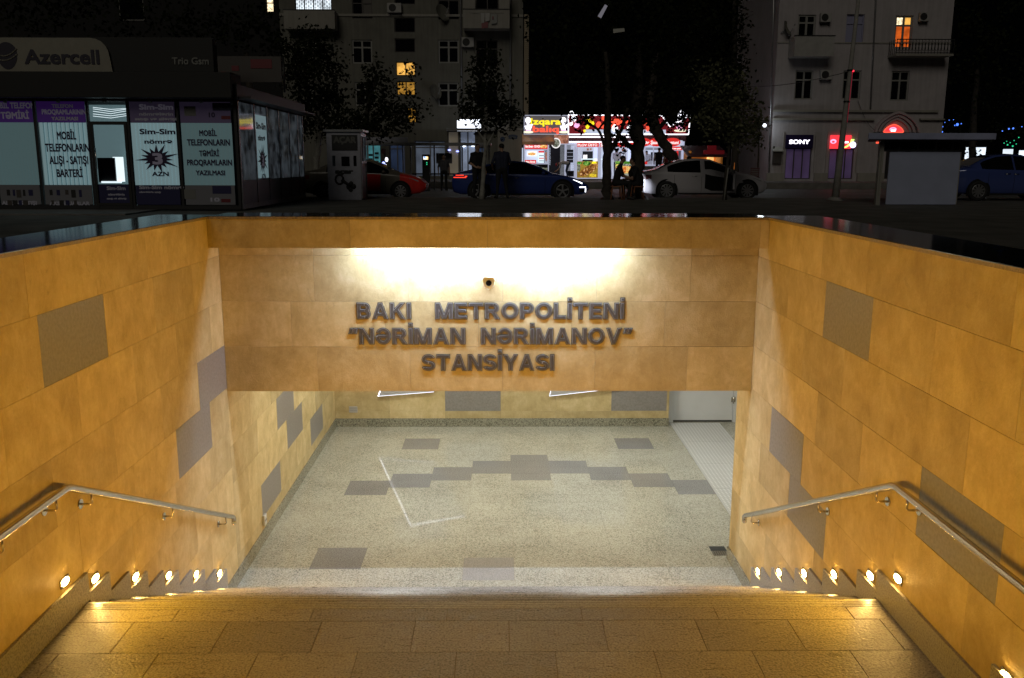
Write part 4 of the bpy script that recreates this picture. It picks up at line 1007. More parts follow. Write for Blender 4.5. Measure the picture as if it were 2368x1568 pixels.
M['greyprint'] = food('printed_grey_food', [(.35, (.02, .02, .02)), (.5, (.25, .28, .20)), (.65, (.7, .72, .65))], .5, 9)
HOLES = [(1213, 345, 1267, 378), (1269, 334, 1306, 412), (1308, 333, 1330, 410), (1333, 339, 1384, 412), (1387, 339, 1412, 412), (1414, 339, 1464, 408), (1468, 339, 1487, 408), (1490, 336, 1536, 382), (1540, 347, 1552, 404), (1553, 347, 1577, 404)]
hr = [prect(*r_, SY) for r_ in HOLES]
q = prect(1211, 300, 1584, 420, SY); RX0, RX1, RZ1 = q[0], q[1], q[3]
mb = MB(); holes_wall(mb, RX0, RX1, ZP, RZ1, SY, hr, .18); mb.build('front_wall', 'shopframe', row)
mb = MB(); mb.box(RX0, RX1, SY+3.2, SY+3.4, ZP, RZ1); mb.box(RX0, RX0+.1, SY+.19, SY+3.2, ZP, RZ1); mb.box(RX1-.1, RX1, SY+.19, SY+3.2, ZP, RZ1); mb.box(RX0, RX1, SY, SY+3.4, RZ1+.001, RZ1+.2); mb.build('back_and_roof', 'whitepaint', row)
mb = MB(); mb.box(RX0-.1, RX1+.1, SY-1.3, SY-.002, ZP, ZP+.06); mb.build('step', 'pavement', row)
rooms = ['shopblue', 'doorwayblack', 'shopgrey', 'shopwhite', 'shopwhite', 'shopwhite', 'shopwhite', 'shopblue', 'shopgrey', 'shopdark']
for h_, mt_ in zip(hr, rooms):
    mb = MB(); y = SY+1.6; mb.box(h_[0]-.25, h_[1]+.25, y, y+.05, h_[2]-.1, h_[3]+.1); mb.build('room_wall', mt_, row)
for i in (0, 2, 3, 4, 5, 6, 7, 9):                     # frames of the shop windows
    h_ = hr[i]; mb = MB(); a, b, c, d = h_; wd = .045
    mb.box(a, a+wd, SY-.03, SY+.04, c, d); mb.box(b-wd, b, SY-.03, SY+.04, c, d); mb.box(a+wd, b-wd, SY-.03, SY+.04, d-wd, d); mb.box(a+wd, b-wd, SY-.03, SY+.04, c, c+wd); mb.build('window_frame', 'shopframe', row)
def item(nm, r_, mt, Y=SY+1.2, d=.3):
    q = prect(*r_, Y); mb = MB(); mb.box(q[0], q[1], Y, Y+d, q[2], q[3]); return mb.build(nm, mt, row)
def oval(nm, cx, cy, rx, ry, mt, Y, parent, d=.03, ang=0):
    p = at(cx, cy, Y); k = Y/FPX; N = 24; mb = MB(); A = Matrix.Rotation(ang, 3, 'Y')
    mb.prism([Vector((p.x, Y, p.z)) + A @ Vector((rx*k*math.cos(2*PI*i/N), 0, ry*k*math.sin(2*PI*i/N))) for i in range(N)], (0, -d, 0)); return mb.build(nm, mt, parent)
# kebab window
item('menu_picture', (1219, 350, 1242, 361), 'signpaper', SY+1.3, .05); oval('food_picture', 1230, 356, 9, 3.4, 'pizza', SY+1.29, row)
item('fridge', (1246, 353, 1258, 377), 'fridge'); item('fridge_header', (1245.5, 349, 1258.5, 353), 'redsign', SY+1.15, .3)
for y in (359, 365, 371): item('fridge_shelf', (1246.5, y, 1257.5, y+2), 'redsign' if y == 365 else 'shopgrey', SY+1.15, .04)
p0, p1 = at(1263.5, 372, SY+.9), at(1263.5, 352, SY+.9); mb = MB(); mb.tube([p0, (p0+p1)/2, p1], [.05, .10, .08], 10); mb.build('meat_spit', 'meat', row)
item('counter_banner', (1214, 370, 1240, 378), 'redsign', SY-.045, .01)
textpx('Balıq Ekmek', 1216, 1238, 372, 376, SY-.05, 'signpaper', row, .05, .003)
item('shop_clutter', (1250, 388, 1266, 404), 'greyprint', SY-.04, .03); item('lower_wall', (1213, 380, 1267, 412), 'doorwayblack', SY-.025, .02)
t = thing('kebab_banner', 'red banner with white lettering and sandwich picture over the kebab window', 'sign')
q = prect(1213.5, 333, 1266, 344.5, SY); mb = MB(); mb.box(q[0], q[1], SY-.06, SY-.005, q[2], q[3]); mb.build('board', 'redsign', t)
textpx('Balıq Ekmek - 3.50 AZN', 1215, 1249, 336, 341, SY-.061, 'signpaper', t, .05, .004)
oval('sandwich_picture', 1257, 339, 8, 4, 'pizza', SY-.061, t)
for x in (1230, 1253):
    p = at(x, 331.5, SY-.35); t = thing('window_lamp', 'round white lamp under the brown awning of the kebab window', 'lamp', 'lamps under the brown awning', (p.x, SY-.35, p.z))
    mb = MB(); mb.ell((0, 0, 0), (.16, .12, .09), 12, 8); mb.build('globe', 'whiteled', t); mb = MB(); mb.box(-.03, .03, .05, .34, .04, .09); mb.build('arm', 'darkmetal', t)
t = thing('awning', 'worn brown shop awning over the kebab window', 'awning')
a = at(1208, 329.5, SY-.9); b = at(1281, 309.5, SY-.05); mb = MB()
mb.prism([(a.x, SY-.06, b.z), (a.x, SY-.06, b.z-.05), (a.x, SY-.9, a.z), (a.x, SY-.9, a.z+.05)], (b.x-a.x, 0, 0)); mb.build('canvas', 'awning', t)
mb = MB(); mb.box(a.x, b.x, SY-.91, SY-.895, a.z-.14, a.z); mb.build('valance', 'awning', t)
t = thing('fish_sign', 'round white sign picturing a plate of fish beside the dark doorway', 'sign')
oval('plate', 1285.5, 331, 10.5, 11.5, 'signpaper', SY-.12, t, .06); oval('fish_picture', 1285.5, 331, 8.7, 9.3, 'greyprint', SY-.181, t, .01)
p = at(1285.5, 331, SY); mb = MB(); mb.box(p.x-.05, p.x+.05, SY-.119, SY-.002, p.z-.05, p.z+.05); mb.build('bracket', 'darkmetal', t)
t = thing('picture_board', 'brown food picture board over the dark doorway', 'sign'); front_panel('board', (1281, 312, 1315, 332), 'meat', t, .06, SY, .003)
# glazed door with shelves
d_ = item('oven_cabinet', (1311, 346, 1326, 376), 'doorwayblack', SY+.5, .4)
for y in (352, 361, 368): item('cabinet_shelf', (1311.5, y, 1325.5, y+1.4), 'shopgrey', SY+.45, .04)
item('lower_door_panel', (1309, 395, 1329, 409), 'doorwayblack', SY+.05, .04)
# middle unit
item('dark_hatch', (1347, 350, 1371, 384), 'doorwayblack', SY+1.4, .1); item('menu_card', (1357, 343, 1362, 348), 'meat', SY+1.38, .05); item('menu_card', (1364, 343, 1368, 347), 'meat', SY+1.38, .05)
for x in (1349, 1354): item('white_cup', (x, 358, x+4, 367), 'signpaper', SY+1.0, .1)
item('glass_counter', (1346, 367, 1412, 369), 'fridge', SY+.8, .5); item('white_pot', (1376, 367, 1383, 374), 'signpaper', SY+.7, .2); item('white_counter', (1386, 384, 1412, 410), 'shopblue', SY+.8, .3)
for x in (1441, 1446): item('wall_post', (x, 344, x+1.5, 374), 'doorwayblack', SY+1.35, .05)
item('ceiling_picture', (1438, 345, 1448, 350), 'meat', SY+1.3, .03)
t = thing('food_poster', 'window poster of a boat shaped flatbread with salad on a wooden board', 'poster')
front_panel('board', (1334, 373, 1383, 411), 'board', t, .02, SY, .032)
for cx, cy, rx, ry, mt_ in ((1357, 378, 9, 5, 'salad'), (1374, 377, 5, 4, 'yellow'), (1338, 388, 4, 9, 'greyprint'), (1340, 377, 6, 3, 'salad')): oval('salad_picture' if mt_ == 'salad' else 'garnish_picture', cx, cy, rx, ry, mt_, SY-.053, t, .004)
oval('flatbread_picture', 1361, 393, 24, 9, 'bread', SY-.058, t, .006, R(-31)); textpx('PİDE', 1364, 1379, 403, 409, SY-.053, 'yellow', t, .0, .004)
t = thing('food_poster', 'window poster of a pizza under green leaves between the tree trunks', 'poster')
front_panel('board', (1422, 374, 1463, 408), 'greyprint', t, .02, SY, .032); front_panel('leaf_picture', (1423, 373, 1462, 379), 'salad', t, .004, SY, .054)
oval('pizza_picture', 1444, 389, 20, 5, 'pizza', SY-.054, t, .004); oval('pizza_picture', 1447, 396, 16, 5, 'pizza', SY-.058, t, .004)
textpx('PİZZA', 1424, 1441, 380, 387, SY-.053, 'yellow', t, .0, .004)
t = thing('maroon_fascia', 'maroon fascia with two white light strips above the shop windows', 'fascia')
q = prect(1315, 312, 1586, 336, SY); mb = MB(); mb.box(q[0], q[1], SY-.14, SY-.07, q[2]+.25, q[3]); mb.build('board', 'maroon', t)
for y in (317, 329):
    q = prect(1316, y-1.1, 1484, y+1.1, SY-.15); mb = MB(); mb.box(q[0], q[1], SY-.19, SY-.145, q[2], q[3]); mb.build('light_strip', 'whiteled', t)
t = thing('shop_sign', 'red PLOV ÜSTÜ sign with white capitals over a shop window', 'sign'); front_panel('board', (1334, 330, 1384, 339.5), 'redsign', t, .05, SY, .145)
textpx('PLOV ÜSTÜ', 1336, 1381, 332.5, 338, SY-.198, 'signpaper', t, .03, .005)
t = thing('shop_sign', 'orange and red sign partly hidden by the forked tree trunk', 'sign'); front_panel('board', (1387, 330, 1466, 339.5), 'redsign', t, .05, SY, .145); front_panel('picture', (1393, 330.5, 1407, 339), 'orangesign', t, .006, SY, .197); textpx('S', 1389, 1393.5, 331.5, 338.5, SY-.198, 'signpaper', t, .05, .005)
# right unit: three oval signs and a valance
for nm, cx, lab in (('Dönər', 1487, 'red oval DÖNƏR sign behind the thick tree trunk'), ('Şaurma', 1519, 'red oval sign half hidden by the leaning trunk'), ('Tantuni', 1555, 'red oval Tantuni sign at the right end of the shops')):
    t = thing('oval_sign', lab, 'sign', 'red oval signs on the shop valance'); oval('board', cx, 329, 18, 9.5, 'redsign', SY-.2, t, .04); textpx(nm, cx-14.5, cx+14.5, 325.5, 333, SY-.242, 'signpaper', t, .035, .005)
t = thing('shop_valance', 'pale blue canvas valance below the oval red signs', 'awning'); q = prect(1470, 325, 1577, 338, SY); mb = MB(); mb.box(q[0], q[1], SY-.195, SY-.15, q[2], q[3]); mb.build('canvas', 'shopblue', t)
t = thing('shop_sign', 'small red sign reading 24 saat açıqdır beside the corner post', 'sign'); front_panel('board', (1551, 339.5, 1577, 347), 'redsign', t, .05, SY, .003); textpx('24 saat açıqdır', 1553, 1575, 341.5, 345, SY-.055, 'signpaper', t, .05, .005)
item('red_door', (1554, 348, 1559, 404), 'redsign', SY+.06, .04); item('red_door', (1563, 348, 1569, 404), 'redsign', SY+.06, .04); item('door_notice', (1556, 354, 1563, 361), 'signpaper', SY+.02, .02)
item('oven', (1505, 352, 1530, 372), 'doorwayblack', SY+1.4, .1); item('kitchen_hood', (1491, 341, 1534, 347), 'shopgrey', SY+1.0, .4); item('counter', (1490, 372, 1536, 381), 'shopgrey', SY+.3, .3); item('window_post', (1509, 336, 1513, 381), 'shopframe', SY-.03, .05)
item('lit_notice', (1490, 374, 1497, 380), 'redsign', SY-.04, .01); item('grey_plinth', (1488, 384, 1540, 412), 'render1', SY-.03, .025)
item('corner_post', (1578, 326, 1583.5, 404), 'shopframe', SY-.12, .1); item('lit_menu', (1457, 366, 1463, 378), 'orangesign', SY-.05, .01)
# big signs on the roof line
t = thing('grill_sign', 'lit sign reading Izqara balıq in yellow and red letters between bowl emblems', 'sign')
front_panel('board', (1211.5, 268, 1312.5, 311), 'signdark', t, .12, SY, .25)
mb = MB(); q = prect(1211, 267, 1313, 311.6, SY)
for a, b, c, d in ((q[0], q[1], q[3]-.04, q[3]), (q[0], q[1], q[2], q[2]+.04), (q[0], q[0]+.04, q[2]+.041, q[3]-.041), (q[1]-.04, q[1], q[2]+.041, q[3]-.041)): mb.box(a, b, SY-.40, SY-.371, c, d)
mb.build('frame', 'shopframe', t)
textpx('Izqara', 1227, 1297, 273.5, 287.5, SY-.371, 'yellow', t, .03, .05); textpx('balıq', 1232, 1292, 291, 305, SY-.371, 'redlight', t, .03, .05)
def emblem(cx, cy, t, pk='whiteled'):
    oval('disc_light', cx-1, cy-15, 6, 6.3, 'whiteled', SY-.375, t, .05)
    p = lambda x, y: at(cx+x, cy+y, SY-.375)
    mb = MB(); mb.prism([p(-9, -2), p(-6, 6), (p(5, 7)), p(10, -6), p(5, -5), p(3, -1), p(1, -9), p(-4, -9), p(-3, -2)], (0, -.05, 0)); mb.build('bowl_light', 'whiteled', t)
    oval('foot_light', cx, cy+8, 6, 3.4, pk, SY-.372, t, .045); oval('plate_light', cx, cy+12.5, 11, 2.6, 'plateled', SY-.374, t, .05)
emblem(1222, 293, t, 'pinkled'); emblem(1304, 293, t, 'pinkled')
t = thing('roof_sign', 'long dark red roof sign with red and yellow lights half hidden by branches', 'sign')
a = [at(x, y, SY-.25) for x, y in ((1314, 311), (1591, 311), (1595, 270), (1582, 274), (1548, 293), (1530, 268), (1314, 266))]
mb = MB(); mb.prism([(p.x, SY-.25, p.z) for p in a], (0, -.12, 0)); mb.build('board', 'signmaroon', t)
mb = MB()
for i in range(len(a)): mb.tube([(a[i].x, SY-.385, a[i].z), (a[(i+1) % len(a)].x, SY-.385, a[(i+1) % len(a)].z)], .035, 5)
mb.build('light_outline', 'whiteled', t)
q = prect(1352, 300, 1540, 310, SY-.38); mb = MB(); mb.box(q[0], q[1], SY-.378, SY-.372, q[2], q[3]); mb.build('lower_strip', 'shopblue', t)
rr = random.Random(11)
for x, y, r_, mt_ in [(1327, 276, 7, 'whiteled'), (1333, 290, 8, 'pinkled'), (1321, 286, 5, 'whiteled'), (1354, 277, 6, 'yellow'), (1364, 280, 6, 'yellow'), (1358, 292, 6, 'yellow'), (1371, 286, 5, 'yellow'), (1352, 303, 4, 'yellow'), (1384, 289, 8, 'redlight'), (1398, 274, 8, 'redlight'), (1396, 292, 6, 'redlight'), (1416, 285, 10, 'redlight'), (1430, 281, 9, 'redlight'), (1422, 296, 8, 'whiteled'), (1440, 292, 7, 'redlight'), (1452, 281, 6, 'redlight'), (1455, 294, 7, 'whiteled'), (1492, 284, 6, 'redlight'), (1499, 296, 7, 'redlight'), (1507, 283, 7, 'orangesign'), (1512, 300, 6, 'redlight'), (1528, 290, 6, 'redlight')]:
    N = 7; k = SY/FPX; p = at(x, y, SY-.38); mb = MB()
    mb.prism([(p.x+k*r_*rr.uniform(.55, 1.1)*math.cos(2*PI*i/N), SY-.38, p.z+k*r_*rr.uniform(.6, 1.15)*math.sin(2*PI*i/N)) for i in range(N)], (0, -.05, 0)); mb.build('letter_light', mt_, t)
oval('plate_light', 1574, 302, 15, 3, 'plateled', SY-.38, t, .05); oval('bowl_light', 1571, 293, 7, 6, 'pinkled', SY-.38, t, .05)
for x, y, rx, ry in ((1574, 262, 7, 7), (1571, 272, 5, 8), (1577, 285, 3, 6), (1590, 265, 2.2, 3.5), (1566, 284, 5, 4), (1322, 262, 5, 6), (1326, 270, 5, 5)): oval('cloud_light', x, y, rx, ry, 'whiteled', SY-.38, t, .05)
mb = MB()
for x in (1568, 1586, 1322): p = at(x, 300, SY-.2); mb.box(p.x-.04, p.x+.04, SY-.24, SY-.2, RZ1, at(x, 262, SY).z)
mb.build('sign_post', 'darkmetal', t)
# ---------------- orange stall behind the white car
OY = 50.0
st = thing('orange_stall', 'small wooden stall lit orange behind the white car', 'stall')
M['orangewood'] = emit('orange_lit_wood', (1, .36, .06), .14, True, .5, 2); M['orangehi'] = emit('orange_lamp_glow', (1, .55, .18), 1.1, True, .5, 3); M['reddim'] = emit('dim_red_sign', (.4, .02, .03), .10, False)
q = prect(1592, 349, 1672, 420, OY); mb = MB(); mb.box(q[0], q[1], OY+1.5, OY+1.6, ZP, q[3]); mb.box(q[0], q[0]+.1, OY, OY+1.5, ZP, q[3]); mb.box(q[1]-.1, q[1], OY, OY+1.5, ZP, q[3]); mb.box(q[0], q[1]-.1, OY, OY+.1, ZP, ZP+.5); mb.build('wooden_wall', 'orangewood', st)
q2 = prect(1634, 357, 1651, 394, OY+1.4); mb = MB(); mb.box(q2[0], q2[1], OY+1.40, OY+1.48, q2[2], q2[3]); mb.build('lit_wall', 'orangehi', st)
mb = MB(); mb.prism([(q[0]-.2, OY-.6, q[3]-.35), (q[0]-.2, OY+1.7, q[3]+.25), (q[0]-.2, OY+1.7, q[3]+.32), (q[0]-.2, OY-.6, q[3]-.28)], (q[1]-q[0]+.4, 0, 0)); mb.build('roof', 'maroon', st)
t = thing('stall_sign', 'dim red lettered sign boards above the orange stall', 'sign')
for r_ in ((1629, 337, 1650, 349), (1620, 348, 1668, 357)): front_panel('board', r_, 'reddim', t, .05, OY, .66)
for s_, x0, x1, y0, y1 in (): pass
t = thing('notice_board', 'small red notice board standing by the white building corner', 'sign'); front_panel('board', (1735, 388, 1756, 409), 'maroon', t, .04, 45.0)
mb = MB()
for y in (392, 396, 400, 404): q = prect(1737, y, 1754, y+1.4, 44.95); mb.box(q[0], q[1], 44.945, 44.955, q[2], q[3])
mb.build('inscription', 'signgrey', t)
q = prect(1735, 409, 1756, 420, 45.0); mb = MB(); mb.box(q[0], q[0]+.05, 44.97, 45.02, ZR, q[3]-.001); mb.box(q[1]-.05, q[1], 44.97, 45.02, ZR, q[3]-.001); mb.build('leg', 'darkmetal', t)

# ---------------- pale building on the right
RY = 52.0
M['render4'] = facewall('pale_violet_grey_wall', (.40, .37, .385), .25, .25)
rb = thing('corner_building', 'pale corner building on the right with an arched doorway and shop windows', 'building')
q0 = at(1779, 415, RY); q1 = at(2168, 415, RY); CX0, CX1 = q0.x, q1.x
RW = [('bd', (1843, 34, 1888, 92)), ('bl', (1954, 33, 2000, 99)), ('lit', (2066, 36, 2113, 112)), ('w', (1836, 163, 1882, 230)), ('w', (1946, 163, 1993, 230)), ('w', (2057, 164, 2105, 233)), ('s', (1814, 343, 1878, 414)), ('s', (1914, 344, 1976, 414)), ('door', (2044, 306, 2098, 414))]
rects = [prect(*q, RY) for _, q in RW]
mb = MB(); holes_wall(mb, CX0, CX1, ZP, 20, RY, rects); mb.quad((CX0, RY, ZP), (CX0, RY, 20), (CX0, RY+9, 20), (CX0, RY+9, ZP)); mb.quad((CX1, RY, ZP), (CX1, RY+9, ZP), (CX1, RY+9, 20), (CX1, RY, 20))
mb.box(CX0+.01, CX1-.01, RY+.24, RY+9, ZP, 20); mb.build('wall', 'render4', rb)
M['shutterblue'] = mat('blue_grey_shutter', (.28, .28, .42), .6); M['shopviolet'] = emit('violet_shop_window', (.42, .28, .70), .035, False, .4, 1)
for (k, _), r_ in zip(RW, rects):
    if k == 'w': window(rb, r_, RY, cols=2, wd=.08)
    elif k == 'bd': window(rb, r_, RY, cols=2, wd=.1)
    elif k == 'bl': window(rb, r_, RY, pane='shutterblue', fr='shutterblue', cols=2)
    elif k == 'lit': window(rb, r_, RY, cols=2, transom=.70, wd=.1, panes=['lit_red', 'lit_red', 'lit_pale', 'lit_orange'])
    elif k == 's': window(rb, r_, RY, pane='shopviolet', fr='brownframe', cols=3, transom=None, wd=.05)
    else: window(rb, r_, RY, pane='doorwayblack', fr='brownframe', cols=2, transom=.7)
mb = MB()
for y0, y1, pr in ((255, 259, .18), (274.5, 278, .22)):
    q = prect(1779, y0, 2020 if y0 > 270 else 2168, y1, RY); mb.box(CX0-.05, q[1], RY-pr, RY-.003, q[2], q[3])
q = prect(2125, 274.5, 2168, 278, RY); mb.box(q[0], CX1, RY-.22, RY-.003, q[2], q[3])
mb.box(CX0-.03, CX1+.03, RY-.05, RY-.003, at(1800, 100, RY).z, at(1800, 97, RY).z); mb.build('cornice', 'render2', rb)
for x0, x1 in ((1770, 1811), (1880, 1912), (1979, 2042), (2100, 2168)): q = prect(x0, 400, x1, 421, RY); mb = MB(); mb.box(q[0], q[1], RY-.2, RY-.003, ZP, q[3]); mb.build('plinth', 'render2', rb)
for x0, x1 in ((1807, 1813), (1880, 1886), (1907, 1913), (1978, 1984)): q = prect(x0, 305, x1, 399, RY); mb = MB(); mb.box(q[0], q[1], RY-.08, RY-.003, q[2], q[3]); mb.build('pilaster', 'render2', rb)
M['archglow'] = mat('painted_arch', (.46, .38, .40), .7)
mb = MB(); cx = at(2071, 305, RY).x; zb = at(2071, 306, RY).z; k = RY/FPX
def ogive(w_, h_, n=14):
    pts = []
    for i in range(n+1): f = i/n; pts.append((-w_*(1-f**1.9)**.75 if f < 1 else 0, h_*f))
    return pts + [(-x, z) for x, z in pts[-2::-1]]
for w_, h_, d_, dep in ((51, 46, 5, .30), (42, 40, 6, .18), (33, 32, 5, .10)):
    o_ = ogive(w_*k, h_*k); i_ = ogive((w_-d_)*k, (h_-d_)*k); n = len(o_)
    for j in range(n-1):
        A, B, C_, D = o_[j], o_[j+1], i_[j+1], i_[j]
        mb.prism([(cx+A[0], RY-.004, zb+A[1]), (cx+B[0], RY-.004, zb+B[1]), (cx+C_[0], RY-.004, zb+C_[1]), (cx+D[0], RY-.004, zb+D[1])], (0, -dep, 0), True)
mb.build('door_arch', 'archglow', rb)
mb = MB(); mb.tube([at(2018, 0, RY-.06)+Vector((0, 0, 6)), at(2013, 252, RY-.06)], .05, 8); mb.tube([at(1781, 0, RY-.06)+Vector((0, 0, 6)), at(1778, 410, RY-.06)], .05, 8); mb.build('drainpipe', 'metal', rb)
o = balcony(prect(1822, 90, 1914, 130, RY), 1.1, rb, RY, 'whitepaint')
o2 = MB(); q = prect(2052, 130, 2183, 134, RY); q = (q[0], min(q[1], CX1+.4), q[2], q[3]); o2.box(q[0], q[1], RY-1.1, RY-.004, q[2], q[3]); o2 = o2.build('balcony', 'render2', rb)
mb = MB(); zt_ = at(2100, 96, RY).z; n = 18
mb.box(q[0], q[1], RY-1.1, RY-1.06, zt_-.05, zt_); mb.box(q[0], q[1], RY-1.1, RY-1.06, q[3]+.03, q[3]+.07)
for i in range(n+1):
    x = q[0]+(q[1]-q[0])*i/n; mb.tube([(x, RY-1.08, q[3]), (x, RY-1.08, zt_)], .016, 5)
    if i < n:
        dx = (q[1]-q[0])/n; zc = (q[3]+zt_)/2; mb.tube([(x+dx/2+.42*dx*math.cos(a_*PI/5), RY-1.08, zc+.26*math.sin(a_*PI/5)) for a_ in range(11)], .012, 4)
for i in range(5): y = RY-1.08+i*.24; mb.tube([(q[0]+.02, y, q[3]), (q[0]+.02, y, zt_)], .016, 5)
mb.build('railing', 'black', o2)
ac_unit((1893, 32, 1919, 53), RY, 'air conditioner right of the white balcony on the pale building'); ac_unit((1893, 163, 1921, 185), RY, 'air conditioner on the middle floor of the pale building'); ac_unit((2121, 30, 2144, 51), RY, 'air conditioner right of the red lit balcony door')
sat_dish((1806, 72), 17, RY, 'dark satellite dish at the left corner of the pale building', .9)
t = thing('meter_box', 'pale hooded meter box on the wall left of the first shop window', 'box'); q = prect(1785, 350, 1806, 378, RY); mb = MB(); mb.box(q[0], q[1], RY-.2, RY-.003, q[2], q[3]); mb.build('cabinet', 'brownframe', t)
mb = MB(); mb.prism([(q[0]-.06, RY-.32, q[3]-.02), (q[0]-.06, RY-.003, q[3]+.2), (q[0]-.06, RY-.003, q[3]+.25), (q[0]-.06, RY-.32, q[3]+.03)], (q[1]-q[0]+.12, 0, 0)); mb.build('hood', 'render2', t)
# lit signs
M['sonydark'] = mat('violet_black_sign', (.02, .012, .06), .3); M['whitelet'] = emit('white_letter_light', (.95, .93, 1), 2.6, False); M['violetglow'] = emit('violet_sign_light', (.5, .35, 1), .12)
M['redboard'] = emit('red_light_board', (1, .045, .06), 1.15); M['greenlight'] = emit('green_edge_light', (.6, 1, .2), 1.5, False)
t = thing('shop_sign', 'dark violet sign with white SONY capitals over the first shop window', 'sign'); front_panel('board', (1815, 312, 1880, 343), 'sonydark', t, .12, RY, .003)
textpx('SONY', 1825, 1873, 323, 332.5, RY-.125, 'whitelet', t, .03, .02)
t = thing('shop_sign', 'glowing red shop sign split by the leaning pole', 'sign')
front_panel('board', (1918, 313, 1968, 344), 'redboard', t, .1, RY, .003); a = [at(x, y, RY-.1) for x, y in ((1944, 344), (1958, 341), (1972, 331), (1976, 322), (1968, 322), (1966, 330), (1956, 338))]
mb = MB(); mb.prism([(p.x, RY-.104, p.z) for p in a], (0, -.02, 0)); mb.build('green_swoosh', 'greenlight', t)
oval('emblem', 1927, 327, 7, 5, 'pinkled', RY-.104, t, .02); oval('emblem_eye', 1927, 328, 3.4, 2.2, 'redboard', RY-.126, t, .01); q = prect(1946, 327, 1962, 331, RY-.11); mb = MB(); mb.box(q[0], q[1], RY-.12, RY-.104, q[2], q[3]); mb.build('lettering', 'whitelet', t)
t = thing('round_sign', 'small round white sign at the right end of the red shop sign', 'sign'); oval('disc', 1972, 335, 6.5, 6.5, 'whitelet', RY-.13, t, .05); oval('rim_light', 1972, 335, 7.6, 7.6, 'violetglow', RY-.10, t, .025)
p = at(1972, 335, RY); mb = MB(); mb.box(p.x-.05, p.x+.05, RY-.099, RY-.003, p.z-.05, p.z+.05); mb.build('bracket', 'darkmetal', t)
t = thing('arch_sign', 'pointed red glowing sign inside the arched doorway', 'sign'); c = at(2065, 306, RY-.05); o_ = ogive(22*k, 17*k)
mb = MB(); mb.prism([(c.x+x, RY-.06, c.z+z) for x, z in o_], (0, -.06, 0)); mb.build('board', 'redboard', t)
mb = MB(); P_ = [(c.x+x, RY-.125, c.z+z) for x, z in o_]+[(c.x-22*k, RY-.125, c.z)]
for i in range(len(P_)-1): mb.tube([P_[i], P_[i+1]], .03, 5)
mb.build('light_outline', 'redlight', t)
oval('emblem', 2065, 299, 8, 4.5, 'pinkled', RY-.122, t, .02); oval('emblem_eye', 2065, 300.5, 6, 2.8, 'redboard', RY-.144, t, .01); q = prect(2060, 300, 2071, 304, RY-.15); mb = MB(); mb.box(q[0], q[1], RY-.158, RY-.155, q[2], q[3]); mb.build('lettering', 'whitelet', t)
p = at(1768, 290, RY-.5); t = thing('wall_lamp', 'small bright wall lamp at the left corner of the pale building', 'lamp', loc=(p.x, RY-.5, p.z)); mb = MB(); mb.ell((0, 0, 0), (.10, .10, .10), 12, 8); mb.build('globe', 'whitelight', t); mb = MB(); mb.tube([(0, .02, .1), (0, .3, .25), (CX0-p.x, .52, .2)], .025, 6); mb.build('arm', 'darkmetal', t)
l_ = bpy.data.lights.new('wall_lamp_light', 'POINT'); l_.energy = 22; l_.color = (.85, .95, 1); l_.shadow_soft_size = .16; lo_ = bpy.data.objects.new('wall_lamp_light', l_); COL.objects.link(lo_); lo_.location = (0, -.25, -.05); lo_.parent = t
# dark building far left behind the trees, with one lamp lit window
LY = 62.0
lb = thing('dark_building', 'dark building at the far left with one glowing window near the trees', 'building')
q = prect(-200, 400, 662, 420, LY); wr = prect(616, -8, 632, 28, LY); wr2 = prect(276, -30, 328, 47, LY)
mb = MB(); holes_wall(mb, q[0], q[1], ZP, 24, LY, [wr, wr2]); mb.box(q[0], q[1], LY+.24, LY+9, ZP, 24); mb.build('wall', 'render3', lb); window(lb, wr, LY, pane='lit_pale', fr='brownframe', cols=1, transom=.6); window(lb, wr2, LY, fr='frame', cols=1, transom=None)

# ---------------- leaning pole
t = thing('street_pole', 'tall leaning concrete pole in front of the pale building', 'pole')
PY = 29.6; p0 = at(1931, 464, PY); p0.z = ZG; p1 = at(1985, 0, PY); d_ = (p1-p0); p2 = p0+d_*1.25
mb = MB(); mb.tube([p0, p0+d_*.2, p0+d_*.6, p2], [.125, .105, .075, .05], 12); mb.build('shaft', 'concrete', t)
mb = MB(); mb.tube([p0+Vector((0, 0, 0)), p0+Vector((.01, 0, .12))], [.30, .14], 10); mb.build('base', 'concrete', t)
M['redled'] = emit('red_led', (1, .03, .06), 2.2); M['redline'] = emit('red_reflection_line', (1, .02, .10), .16)
f = (464-160)/464; pr = p0+d_*f; mb = MB(); mb.ell(pr+Vector((.08, -.07, 0)), (.03, .03, .03), 8, 6); mb.build('red_lamp', 'redled', t)
mb = MB(); mb.tube([p0+d_*.40+Vector((.085, -.03, 0)), pr+Vector((.068, -.03, 0))], .012, 6); mb.build('red_reflection_line', 'redline', t)  # glowing strip stands in for red light reflected along the pole
mb = MB()
for ff in (.50, .655): c_ = p0+d_*ff; mb.tube([c_, c_+d_.normalized()*.05], .10, 10)
mb.build('clamp', 'darkmetal', t)
def wire(pts, label, r_=.012, grp='wires across the street'):
    mb = MB(); mb.tube(pts, r_, 5); return tag(mb.build('overhead_wire', 'black'), label, 'wire', grp)
def sag(a, b, s, n=10): return [a.lerp(b, i/n)-Vector((0, 0, s*4*(i/n)*(1-i/n))) for i in range(n+1)]
wire(sag(p0+d_*.655, at(1725, 200, 44), .15), 'thin black wire running left from the leaning pole'); wire(sag(at(1984, 232, RY-.1), at(2040, 305, RY-.3), .5), 'loose cable hanging from a window toward the arched doorway')
for i, (x, y) in enumerate(((1390, 25), (1430, 70))): pass
